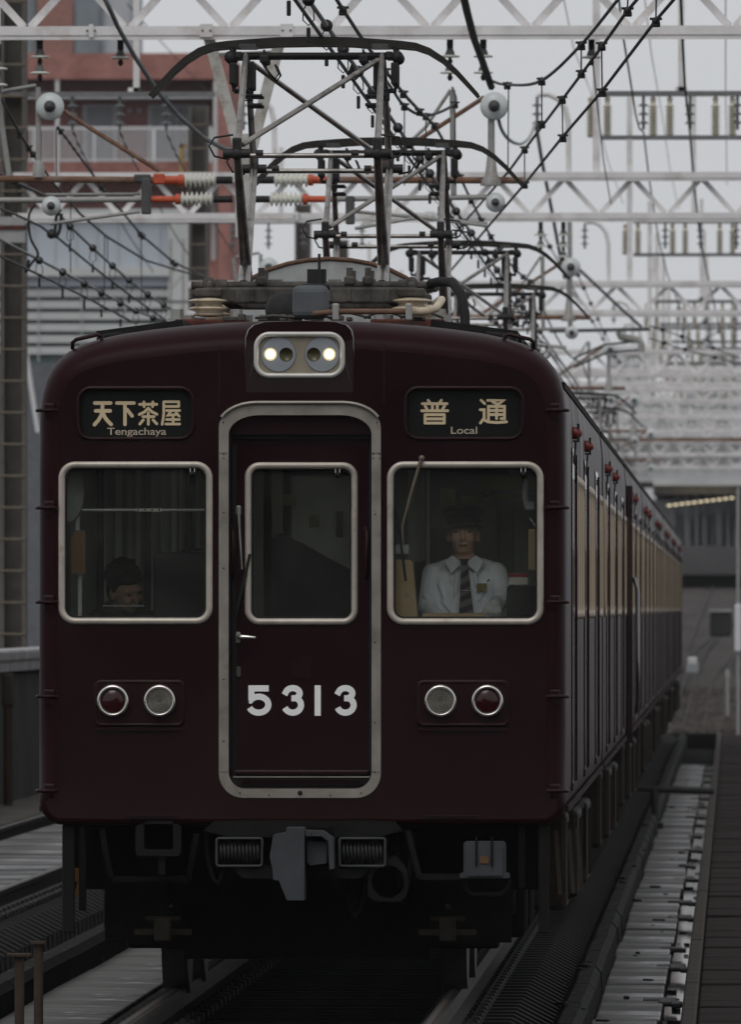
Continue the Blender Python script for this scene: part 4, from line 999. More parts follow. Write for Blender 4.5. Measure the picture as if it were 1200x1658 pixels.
organic('hair', [('b', L(*(Vector((math.sin(a) * .095 * math.cos(e), .03 - .095 * math.cos(a) * math.cos(e), .045 + .1 * math.sin(e))))), rr.uniform(.014, .024)) for a, e in [(rr.uniform(-3.1, 3.1), rr.uniform(.15, 1.4)) for _ in range(46)]] + [('b', L(0, .028, .042), .1, (.90, .98, .98), R2), ('b', L(0, .06, -.02), .08, (1.0, .75, 1.2), R2), ('b', L(0, -.055, .078), .05, (1.4, .8, .6), R2), ('c', L(-.078, -.005, .04), L(-.076, .0, -.005), .02, .012), ('c', L(.078, -.005, .04), L(.076, .0, -.005), .02, .012)], .007, hair_m, cnd, 3)
mb = MB()
for s in (-1, 1):
    mb = MB(); mb.ball(L(s * .032, -.086, .004), .009, 8, (1.4, .6, .5), R2); obj('eye', mb, black_r, cnd)

mb = MB(); mb.bbox((fx(290), .62, fz(955)), (.32, .25, .40), .03); mb.bbox((fx(310), .75, fz(925)), (.2, .2, .25), .05); obj('seat_back', mb, cab_dark, CAR)
mb = MB(); mb.box((fx(197), .16, fz(981)), (.22, .004, .005)); obj('desk_strip', mb, gal, CAR)

# saloon beyond the gangway
mb = MB(); mb.box((0, 3.6, 2.2), (2.5, .04, 2.0)); sal = obj('saloon_end', mb, mat('saloon_panel', (.70, .73, .68), .6, spec=.15, var=.1, scale=2), CAR)
mb = MB(); mb.plate([(fx(452) , fz(765)), (fx(452), fz(1008)), (fx(574), fz(1008)), (fx(574), fz(765))], (), BKY - .05, BKY - .03); obj('gangway_door', mb, mat('gangway_glass_grey', (.70, .74, .68), .4, spec=.2, var=.15, scale=2), CAR)
mb = MB(); mb.plate([(fx(a), fz(b)) for a, b in ((425, 1010), (425, 870), (440, 860), (478, 878), (520, 902), (574, 930), (576, 1010))], (), 1.2, 1.3); obj('dark_slant_board', mb, cab_dark, CAR).name = 'dark_silhouette_board'  # dark board added to draw the slanted silhouette in the door glass
mb = MB(); mb.box((fx(532), BKY - .07, fz(845)), (.035, .02, .14)); obj('door_grip', mb, cab_dark, CAR)
mb = MB(); mb.box((fx(428), BKY - .06, fz(880)), (.06, .02, 1.0)); obj('cab_upright', mb, cab_wall, CAR)

mb = MB(); mb.plate(rrect(.80, 2.42, .54, .74, .05), (), BKY + .01, BKY + .02); obj('bulkhead_backing', mb, mat('partition_grey', (.30, .31, .27), .5, spec=.2, var=.2, scale=3), CAR)  # opaque grey plate added to lighten the dark opening behind the driver
mb = MB()
for x in (.62, .80, .98): mb.box((x, BKY - .005, 2.42), (.012, .012, .72))
obj('pane_bars', mb, gal, CAR)
# ------------------------------------------------------------------ ground, tracks, drain, walkway
GRD = -0.62
gravel_m = mat('ballast_far', (0.060, 0.054, 0.051), .9, spec=.05, var=.5, scale=3.0, bump=.6, bscale=9, dirt=(0.035, .03, .03), dirt_scale=.6, stretch=(1, .25, 1))
conc_d = mat('dark_concrete', (0.030, 0.030, 0.030), .85, spec=.08, var=.4, scale=1.5, dirt=(.012, .012, .012), dirt_scale=3)
conc_w = mat('wet_concrete', (0.115, 0.110, 0.104), .65, spec=.14, var=.45, scale=1.6, dirt=(.030, .028, .026), dirt_scale=1.1, dirt_lo=.45, dirt_hi=.62, bump=.3, bscale=10, wet=(.56, .66, 1.6, .35, .3))
conc_w2 = mat('wet_slab', (0.046, 0.0445, 0.043), .60, spec=.14, var=.4, scale=1.0, dirt=(.03, .029, .028), dirt_scale=.9, dirt_lo=.44, dirt_hi=.68, bump=.25, bscale=5, wet=(.46, .66, .7, .26, .36))
sleep_m = mat('sleeper_concrete', (0.024, 0.0235, 0.023), .8, spec=.05, var=.35, scale=6, rvar=.1)
rail_m = mat('rail_steel', (0.028, 0.022, 0.018), .6, metal=.3, spec=.2, var=.3, scale=5)
railtop = mat('rail_head_polished', (0.085, 0.077, 0.07), .5, metal=.6, var=.15)
walk_m = mat('walkway_slab', (0.022, 0.019, 0.017), .88, spec=.04, var=.45, scale=2.0, dirt=(.012, .0105, .0095), dirt_scale=2.5, bump=.3, bscale=20)
coping_m = mat('coping_brown', (0.044, 0.037, 0.033), .8, spec=.06, var=.3, scale=1.5)
water_m = mat('puddle_water', (0.02, 0.02, 0.02), .06, spec=.5, var=.1, dirt=(.06, .058, .055), dirt_scale=6, dirt_lo=.55, dirt_hi=.7, bump=.05, bscale=5)

# one sheet out to the horizon; beyond the tail of the train it climbs to the station
def zrise(y): 
    t = max(0.0, y - 236.0); return 0.0 if t == 0 else min(4.6, 0.0000795 * t * t + .0) if t < 240 else 4.58
mb = MB(); ys = [40, 150, 236, 250, 270, 290, 310, 330, 350, 370, 390, 410, 430, 460, 500, 700, 1400]; xs = [-160, -30, -12, -4, 0, 4, 12, 60]
vs = [(x, y, GRD + (0.35 if y > 236 else 0) + zrise(y)) for y in ys for x in xs]; nx = len(xs)
fs = [(j * nx + i, j * nx + i + 1, (j + 1) * nx + i + 1, (j + 1) * nx + i) for j in range(len(ys) - 1) for i in range(nx - 1)]
mb.add([(x, -40, GRD) for x in xs], []); mb.add(vs, fs); o0 = nx
mb.f += [(i, i + 1, o0 + i + 1, o0 + i) for i in range(nx - 1)]; mb.sm += [False] * (nx - 1)
struct('ground', mb, gravel_m)
# dark elevated track slab of this line
mb = MB(); mb.box((-4.85, 148, -.50), (7.5, 180, .20)); struct('track_slab', mb, conc_d)

def rail(x, y0, y1, dx=0.0, zf=None):
    mb = MB(); prof_ = [(-.035, 0), (.035, 0), (.035, -.03), (.01, -.045), (.01, -.12), (.065, -.14), (.065, -.15), (-.065, -.15), (-.065, -.14), (-.01, -.12), (-.01, -.045), (-.035, -.03)]
    st = [y0 + (y1 - y0) * k / 24 for k in range(25)]
    zf = zf or (lambda y: 0.0)
    mb.loops([[(x + p + dx * (y - y0), y, z + zf(y)) for p, z in prof_] for y in st], smooth=False)
    mb.add([(x + p, y0, z + zf(y0)) for p, z in prof_], [tuple(range(12))])
    return mb
def rail_top(x, y0, y1, dx=0.0, zf=None):
    zf = zf or (lambda y: 0.0); mb = MB(); st = [y0 + (y1 - y0) * k / 24 for k in range(25)]
    mb.loops([[(x + p + dx * (y - y0), y, .002 + zf(y)) for p in (-.020, .006)] for y in st], closed=False); return mb
slm = MB()
pr_s = [(-1.05, -.17), (1.05, -.17), (1.24, -.27), (1.25, -.42), (-1.25, -.42), (-1.24, -.27)]
slm.loops([[(x, -.115, z) for x, z in pr_s], [(x, .115, z) for x, z in pr_s]], smooth=False); slm.add([(x, -.115, z) for x, z in pr_s], [tuple(reversed(range(6)))]); slm.add([(x, .115, z) for x, z in pr_s], [tuple(range(6))])
slm_me = slm.mesh('sleeper', sleep_m)
clipm = MB()
for s in (-1, 1):
    for d in (-.11, .11): clipm.bbox((s * .7525 + d, 0, -.15), (.09, .12, .05), .012); clipm.tube([(s * .7525 + d, 0, -.15), (s * .7525 + d, 0, -.10)], .016, 6)
def track(cx, y0, y1, label, n_s, pitch=.6, slope=0.0, fast=True):
    t = thing('railway_track', label, 'track', (cx, y0, 0))
    for s in (-1, 1):
        r = obj('rail', rail(s * .7525, 0, y1 - y0, slope), rail_m, t); obj('rail_head', rail_top(s * .7525, 0, y1 - y0, slope), railtop, r)
    for k in range(n_s):
        y = k * pitch
        obj('sleeper', slm_me, None, t, (slope * y, y, 0))
    mb = MB()
    for k in range(n_s):
        o = len(mb.v); mb.add(clipm.v, clipm.f); mb.v[o:] = [(a + slope * k * pitch, b + k * pitch, c) for a, b, c in mb.v[o:]]
    obj('rail_fastenings', mb, iron, t)['kind'] = 'stuff'
    return t
track(TX, 58.2, 236, 'main track under the maroon train with closely spaced sleepers', 292)
track(-6.10, 64, 200, 'second track with pale slabs between its rails on the left of the train', 200)
# wet slabs laid between the rails of the left track
sl = MB(); sl.bbox((0, 0, 0), (1.16, 3.35, .10), .02); sl_me = sl.mesh('cover_slab', conc_w2)
mb = MB(); mb.box((-6.0, 112, -.395), (2.7, 96, .01)); tb = struct('left_track_bed', mb, conc_d)
for k in range(17):
    y = 82 + k * 3.45; obj('cover_slab', sl_me, None, tb, (-6.10 + random.uniform(-.01, .01), y, -.115 + random.uniform(-.008, .008)))
# wet floor between the two tracks, kerb beside it
fl = MB(); fl.bbox((0, 0, 0), (.62, 3.4, .06), .012); fl_me = fl.mesh('floor_slab', conc_w)
mb = MB(); mb.box((-3.9, 110, -.392), (1.0, 100, .01)); fb = struct('drain_floor', mb, conc_d)
for k in range(26): obj('floor_slab', fl_me, None, fb, (-3.81, 60 + 3.43 * k, -.28 + random.uniform(-.006, .006)))
kb = MB(); kb.loops([[(x, y, z) for x, z in ((-.11, -.4), (-.09, -.14), (-.05, -.11), (.06, -.11), (.11, -.15), (.13, -.4))] for y in (-1.98, 1.98)], closed=True, smooth=False)
for y in (-1.98, 1.98): kb.add([(x, y, z) for x, z in ((-.11, -.4), (-.09, -.14), (-.05, -.11), (.06, -.11), (.11, -.15), (.13, -.4))], [tuple(range(6))])
kb_me = kb.mesh('kerb_block', mat('kerb_concrete', (.013, .0127, .0125), .75, spec=.03, var=.5, scale=2.5, dirt=(.006, .006, .006), dirt_scale=1.5, dirt_lo=.42, dirt_hi=.56, bump=.4, bscale=7, wet=(.60, .66, 2.5, .3, .35)))
mb = MB(); mb.box((-4.42, 100, -.41), (.30, 90, .02)); kbs = struct('left_kerb', mb, conc_d)
for k in range(18):
    y = 60 + 4 * k; obj('kerb_block', kb_me, None, kbs, (-4.22, y, .03)).rotation_euler = (0, 0, random.uniform(-.003, .003))

# right of the train: kerb, drain with wet cover slabs, puddles, brackets, walkway
mb = MB(); mb.box((-.66, 130, -.47), (.86, 144, .02)); dr = struct('drain_channel', mb, conc_d)
for k in range(46):
    y = 60 + 3.7 * k
    o = obj('kerb_block', kb_me, None, dr, (-.90, y, -.06)); o.scale = (.72, .92, 1); o.rotation_euler = (0, 0, random.uniform(-.003, .003))
s2 = MB(); s2.bbox((0, 0, 0), (.385, 3.46, .07), .015); s2_me = s2.mesh('cover_slab', conc_w2)
for k in range(38): o = obj('cover_slab', s2_me, None, dr, (-.622 + random.uniform(-.01, .01), 66 + 3.5 * k, -.36 + random.uniform(-.008, .008))); o.rotation_euler = (random.uniform(-.001, .001), random.uniform(-.012, .012), random.uniform(-.002, .002))
mb = MB(); mb.box((-.357, 132, -.40), (.14, 137, .012)); wt = struct('puddle', mb, water_m)
bk_ = MB(); bk_.bbox((.01, 0, -.33), (.10, .7, .03), .012); bk_.bbox((-.07, .2, -.322), (.10, .35, .012), .005); bk_.bbox((.06, -.4, -.33), (.06, .35, .03), .01)
bk_me = bk_.mesh('joint_bracket', iron)
for k in range(19): o = obj('joint_bracket', bk_me, None, dr, (-.385 + random.uniform(-.03, .01), 71.3 + 7 * k + random.uniform(-1.8, 1.8), random.uniform(-.01, .005))); o.scale = (random.uniform(.65, 1.25), random.uniform(.5, 1.5), 1)
mb = MB(); mb.box((2.6, 146, -.33), (5.74, 176, .12)); wk = struct('walkway', mb, walk_m)
cm = MB(); cm.bbox((0, 0, 0), (.085, 5.0, .16), .014); cm_me = cm.mesh('coping_stone', coping_m)
for k in range(34): obj('coping_stone', cm_me, None, wk, (-.245, 64.5 + 5.02 * k, -.255 + random.uniform(-.004, .004)))
deb = MB()
for k in range(70):
    yy = 64 + random.random() ** 1.4 * 120; xx = random.choice((random.uniform(-.80, -.44), random.uniform(-.42, -.30), random.uniform(-.995, -.81)))
    r = random.uniform(.006, .022); deb.bbox((xx, yy, (-.322 if xx > -.81 and xx < -.43 else -.39 if xx > -.43 else -.165) + r * .3), (r * 1.6, r * 5, r), r * .2, Matrix.Rotation(random.random(), 3, 'Z'), 1)
dbo = obj('debris', deb, iron); dbo['kind'] = 'stuff'; tag(dbo, 'small dark scraps and pebbles scattered over the wet drain slabs', 'debris')
y = 62.0; wm = {}
while y < 232:
    ln = random.choice((.55, .8, 1.1, 1.6))
    if ln not in wm: q = MB(); q.bbox((0, 0, 0), (2.6, ln - .02, .07), .012); wm[ln] = q.mesh('paving_slab', walk_m)
    o = obj('paving_slab', wm[ln], None, wk, (1.105, y + ln / 2, -.235 + random.uniform(-.009, .009))); o.rotation_euler = (0, random.uniform(-.003, .003), 0)
    y += ln
# pit wall closing the drain and the gravel beyond; pit shade is put into the black
mb = MB(); mb.box((-.62, 234.5, -.40), (1.0, 2.0, .36)); struct('pit_wall', mb, mat('pit_shade_black', (.006, .006, .006), .9, spec=.02)); mb = MB(); mb.box((-.66, 218, -.5), (.86, 31, .02)); struct('pit_floor', mb, MATS['pit_shade_black'])
mb = MB()
for k in range(2600):
    yy = 236 + random.random() ** 1.6 * 70; x = random.uniform(-1.6, .6); r = random.uniform(.05, .13)
    mb.box((x, yy, GRD + .35 + zrise(yy) + r * .2), (r * 1.5, r * 1.6, r), Matrix.Rotation(random.random() * 3, 3, (random.random(), random.random(), 1)))
st = obj('gravel', mb, mat('gravel_stones', (0.062, 0.055, 0.051), .9, spec=.05, var=.5, scale=.5)); st['kind'] = 'stuff'; tag(st, 'brown loose gravel heaped beyond the end of the drain', 'gravel')
# crossbar on a post over the drain
d = 140; t = thing('guard_rail', 'dark pipe barrier on one post across the wet drain slabs', 'barrier', (at(1060, 1345, d).x, d, -.33))
mb = MB(); mb.tube([(at(1032, 0, d).x - at(1060, 0, d).x, 0, .43), (.65, 0, .40)], .035, 8); obj('crossbar', mb, iron, t)
mb = MB(); mb.tube([(0, 0, .42), (.02, 0, .0)], .045, 8); obj('post', mb, iron, t); mb = MB(); mb.bbox((0, 0, .03), (.2, .4, .07), .01); obj('foot', mb, iron, t)
# T posts bottom left
post_b = mat('post_brown', (0.040, 0.027, 0.020), .7, spec=.15, var=.3, scale=12)
for px, ptop, d, lb in ((30, 1547, 66, 'front one of two short brown T-headed posts, wide flat cap catching the light'), (61, 1527, 67.5, 'taller one of two short brown T-headed posts, nearer the wet floor')):
    p = at(px, ptop, d); t = thing('marker_post', lb, 'post', (p.x, d, GRD))
    mb = MB(); mb.tube([(0, 0, 0), (0, 0, p.z - GRD)], .026, 10); obj('post', mb, post_b, t)
    mb = MB(); mb.bbox((0, 0, p.z - GRD), (.125 if px == 30 else .08, .10, .018), .004); obj('cap', mb, post_b, t)
# parapet wall on the left
wall_m = mat('parapet_concrete', (0.055, 0.056, 0.054), .85, spec=.08, var=.25, scale=.8, dirt=(.03, .03, .03), dirt_scale=2, stretch=(1, .3, .3))
t = thing('parapet_wall', 'long dark concrete parapet with pale coping on the left of the tracks', 'wall', (-7.78, 100, 0))
for k in range(20):
    mb = MB(); mb.bbox((0, 10 * k + 5, .50), (.22, 9.97, 2.05), .02); obj('wall_panel', mb, wall_m, t)
    mb = MB(); mb.bbox((.03, 10 * k + 5, 1.55), (.34, 9.98, .13), .03); mb.bbox((.08, 10 * k + 5, 1.44), (.2, 9.98, .12), .01); obj('coping', mb, mat('coping_pale', (.30, .30, .31), .7, spec=.2, var=.3, scale=3), t)
mb = MB(); mb.box((-7.30, 160, -.22), (.75, 140, .44)); struct('side_path', mb, mat('side_path_concrete', (.075, .068, .06), .85, spec=.06, var=.35, scale=2, stretch=(1, .3, 1)))
t = thing('cable_post', 'short rusty post with pale top against the left parapet wall', 'post', (-7.55, 134.5, 0))
mb = MB(); mb.tube([(0, 0, 0), (0, 0, 1.1)], .05, 8); obj('post', mb, post_b, t); mb = MB(); mb.bbox((0, 0, 1.2), (.12, .12, .34), .02); obj('head', mb, coping_m, t)

# the station this was photographed from: hall across the tracks and platform roof behind the camera (mirrored in the train's paint)
hall = mat('hall_grey_cladding', (.085, .085, .087), .8, spec=.1, var=.2, scale=.4); hall_d = mat('hall_dark_glass', (.03, .032, .034), .5, spec=.15, var=.2, scale=.5)
mb = MB(); mb.box((-4, -30, 12.0), (64, 14, 10.5)); mb.box((-4, -22.6, 7.2), (66, .8, .7)); mb.box((-4, -22.7, 17.0), (66, .9, .6)); mb.box((6, -26, 18.2), (16, 6, 2.4)); mb.box((-18, -27, 18.0), (9, 6, 2.0))
sh = struct('station_hall', mb, hall)
for k in range(15):
    mb = MB(); mb.box((-33 + k * 4.2, -22.96, 12.2), (2.8, .12, 6.0)); obj('hall_window', mb, hall_d, sh)
for k in range(9):
    mb = MB(); mb.box((-34 + k * 8.1 + (1.2 if k == 4 else 0), -24, 3.1), (.9, .9, 7.8)); obj('hall_column', mb, hall, sh)
mb = MB(); mb.box((-4, -37.2, 3.2), (64, .3, 8)); obj('hall_back_wall', mb, hall_d, sh)
# ------------------------------------------------------------------ gantries
strap_m = mat('column_strap', (.15, .125, .095), .7, spec=.1, var=.2)
col_m = mat('column_brown_grey', (.10, .092, .083), .8, spec=.1, var=.2, scale=3)
def dbox(x0, z0, x1, z1, w, dpt):
    mb = MB(); mb.beam((x0, 0, z0), (x1, 0, z1), w, dpt, up=(0, 1, 0)); return mb
ORD = ['nearest', 'second', 'third', 'fourth', 'fifth', 'sixth']
G = [(100.0, 50, 97), (147.2, 350, 66), (194.4, 506, 47), (241.6, 606, 37), (289.0, 648, 27), (336.0, 711, 35), (265.0, 629, 30), (312.0, 676, 26), (360.0, 697, 24), (392.0, 735, 22), (425.0, 756, 20)]
LBL = ['pale lattice gantry crossing the top edge right above the front pantograph', 'pale lattice gantry, second one behind the train front, level with the orange insulators',
       'third pale lattice gantry, crossing behind the second pair of pantographs', 'fourth pale lattice gantry, faint above the train roof on the right', 'fifth pale gantry, hazy and shallow, far down the line', 'hazy gantry with a rusty lower chord near the station', 'hazy gantry close behind the fourth one', 'hazy gantry just above the tail pantographs', 'hazy gantry behind the rusty chord', 'faint gantry low in front of the station roof', 'faintest and lowest gantry right above the platform canopy']
for gi, (d, pyl, dep) in enumerate(G):
    zl = HC + (985 - pyl) * d / F; h = dep * d / F
    g = thing('gantry', LBL[gi], 'gantry', (0, d, 0), 0, 'pale lattice gantries spanning the tracks')
    for nm, z in (('lower_chord', zl), ('upper_chord', zl + h)):
        mb = MB(); mb.box((1.9, 0, z), (20.2, .30, .070)); mb.box((1.9, -.135, z - .045), (20.2, .012, .05)); o = obj(nm, mb, rust_p if gi == 5 and nm == 'lower_chord' else gantry_w, g)
    me = dbox(.025, zl + .035, .385, zl + h - .035, .058, .05).mesh('diagonal_brace', gantry_w)
    me2 = dbox(-.025, zl + .035, -.385, zl + h - .035, .058, .05).mesh('diagonal_brace', gantry_w)
    off = {0: -.005, 1: .03, 2: .2}.get(gi, .1)
    for k in range(-11, 10):
        x = off + .78 * k
        if x < -8.2: continue
        obj('diagonal_brace', me, None, g, (x, 0, 0)); obj('diagonal_brace', me2, None, g, (x, -.004, 0))
    mb = MB()
    for s in (-1, 1): mb.box((s * .125, 0, 4.4), (.05, .30, 10.4))
    mb.box((0, .12, 4.4), (.20, .02, 10.4)); cl = obj('column', mb, col_m, g, (-8.20 if gi == 1 else -8.04, .02, 0))
    mb = MB(); mb.box((0, -.155, 0), (.30, .012, .022)); sme = mb.mesh('strap', strap_m)
    for k in range(28 if gi < 3 else 0): obj('strap', sme, None, cl, (0, 0, -.4 + k * .36))
    mb = MB()
    for s in (-1, 1): mb.box((s * .125 + 12, 0, 4.4), (.05, .30, 10.4))
    obj('column', mb, col_m, g, (.1, .02, 0))
    for px in (148, 335, 465):
        X = (px - 1188) * 100 / F
        mb = MB(); mb.box((X, -.158, zl), (.035 if px < 200 else .10, .012, .10)); o = obj('gusset_plate', mb, gantry_w, g)
        for dx in (-.03, .03):
            mb = MB(); mb.ball((X + dx, -.166, zl), .009, 6); obj('bolt', mb, gal_d, o)
    if gi in (1, 2, 3, 4, 6, 7, 8):     # feeder racks standing on the beam
        zt = zl + h
        ins = MB(); ins.lathe([(.02, 0), (.05, .01)] + [q for k in range(9) for q in ((.030, .035 + k * .038), (.062, .048 + k * .038), (.030, .06 + k * .038))] + [(.028, .40), (.028, .43), (.04, .44), (.01, .47)], (0, 0, 0), 'Z', 14)
        ins_me = ins.mesh('post_insulator', porc_brown)
        sus = MB(); sus.tube([(0, 0, 0), (0, 0, -.38)], .018, 6)
        for k in range(3): sus.lathe([(.02, .02), (.055, .0), (.062, -.012), (.02, -.012)], (0, 0, -.10 - k * .1), 'Z', 12)
        sus_me = sus.mesh('hanging_insulator', mat('suspension_grey', (.11, .12, .125), .4, spec=.3, var=.25))
        mb = MB(); mb.box((-1.555, 0, zt + 1.4), (.085, .10, 2.8)); obj('rack_post', mb, gantry_w, g)
        mb = MB(); mb.box((-1.18, 0, zt + .2), (.06, .08, .42)); obj('rack_post', mb, gantry_w, g)
        mb = MB(); mb.box((-.59, .05, zt + 1.9), (.07, .08, 1.9)); mb.box((-.59, .05, zt + .98), (.14, .08, .06)); obj('rack_post', mb, gantry_w, g)
        for zz, w_ in ((.93, .06), (.43, .05)):
            mb = MB(); mb.box((1.4, .02, zt + zz), (5.8, .10, w_)); obj('rack_bar', mb, mat('rack_grey', (.15, .15, .155), .6, var=.2), g)
        for x in (-1.62, -1.43, -.91, -.72, -.20, -.007, .5, .7): obj('post_insulator', ins_me, None, g, (x, .02, zt + .43))
        for x in (-1.02, -.49, .05): obj('hanging_insulator', sus_me, None, g, (x, .02, zt + .90))
        for sx, x0 in ((1, -2.25), (1, -5.60)):
            mb = MB(); mb.tube([(x0 + .02, 0, zt + .89), (x0 + .04, 0, zt + .92), (x0 + .15, 0, zt + .925), (x0 + .26, 0, zt + .87), (x0 + .34, 0, zt + .76), (x0 + .375, 0, zt + .60), (x0 + .38, 0, zt)], .032, 8); obj('arch_pipe', mb, gantry_w, g)
            obj('hanging_insulator', sus_me, None, g, (x0 + .02, 0, zt + .90))
        mb = MB(); mb.box((-8.3, .02, zt + .93), (4.8, .10, .055)); obj('rack_bar', mb, MATS['rack_grey'], g)
        mb = MB(); mb.box((-6.8, .03, zt + 1.5), (.07, .08, 1.1)); mb.box((-6.83, .03, zt + .98), (.13, .08, .05)); obj('rack_post', mb, gantry_w, g)
        for x in (-7.53, -6.99, -6.46): obj('hanging_insulator', sus_me, None, g, (x, .02, zt + .90))

# ---- insulator strings hanging from the beams (built once at the nearest gantry)
def gx(px, d=100.0): return (px - 1188) * d / F
def gz(py, d=100.0): return HC + (985 - py) * d / F
def bell_string(loc, label, n, grp=None):
    t = thing('insulator_string', label, 'insulator', loc, 0, grp)
    mb = MB(); mb.tube([(0, 0, 0), (0, 0, -.10)], .026, 8); mb.bbox((0, 0, .005), (.05, .05, .05), .01); obj('shackle', mb, iron, t)
    for k in range(n):
        z = -.10 - k * .125
        mb = MB(); mb.lathe([(0, .0), (.022, -.0), (.034, -.03), (.04, -.055), (.02, -.06)], (0, 0, z), 'Z', 14); obj('bell_cap', mb, MATS['cap_grey_zinc'] if 'cap_grey_zinc' in MATS else mat('cap_grey_zinc', (.13, .13, .13), .6, var=.25), t)
        mb = MB(); mb.lathe([(.03, -.048), (.07, -.056), (.078, -.064), (.07, -.070), (.02, -.072)], (0, 0, z), 'Z', 20); obj('disc', mb, porcelain, t)
        mb = MB(); mb.tube([(0, 0, z - .06), (0, 0, z - .125)], .014, 6); mb.ball((0, 0, z - .10), .022, 8); obj('link', mb, iron, t)
    return t
zc = gz(57)
bell_string((gx(63), 100, zc), 'two-disc white insulator under the nearest gantry at the far left', 2)
bell_string((gx(-3), 99.8, zc - .10), 'white-disc insulator cut by the left edge of the picture', 2)
bell_string((gx(729), 100, zc), 'two-disc insulator holding the wire above the right end of the front pantograph', 2)
bell_string((gx(783), 100, zc), 'two-disc insulator hanging beside the thick dark slanting cable', 2)
bell_string((gx(192), 100.2, zc), 'single-disc insulator under the nearest gantry before the brick parapet', 1)
bell_string((gx(958), 100.2, zc), 'small single insulator under the nearest gantry at the upper right', 1)
bell_string((gx(729) , 147.2, gz(357, 147.2)), 'insulator hanging under the second gantry, left of its neighbour', 2)
bell_string((gx(783), 147.2, gz(357, 147.2)), 'dark long insulator hanging under the second gantry, nearer the curved pipe', 3)

# ---- V bracket with drop post
t = thing('drop_bracket', 'stained V-shaped bracket with drop post under the nearest gantry', 'bracket', (0, 100, 0))
for a, b in (((337, 57), (388, 245)), ((455, 57), (406, 245))):
    mb = MB(); mb.beam((gx(a[0]), -.02, gz(a[1])), (gx(b[0]), -.02, gz(b[1])), .085, .10, up=(0, 1, 0)); obj('brace', mb, gantry_b, t)
mb = MB(); mb.box((gx(393), .0, gz(300)), (.115, .12, .80)); obj('drop_post', mb, gantry_b, t)
mb = MB(); mb.beam((gx(350), .03, gz(88)), (gx(444), .03, gz(84)), .03, .05, up=(0, 1, 0)); obj('tie_bar', mb, gantry_b, t)
for py in (275, 300, 350):
    mb = MB(); mb.tube([(gx(393) - .03, -.065, gz(py)), (gx(393) - .03, -.08, gz(py))], .014, 6); obj('bolt', mb, gal_d, t)

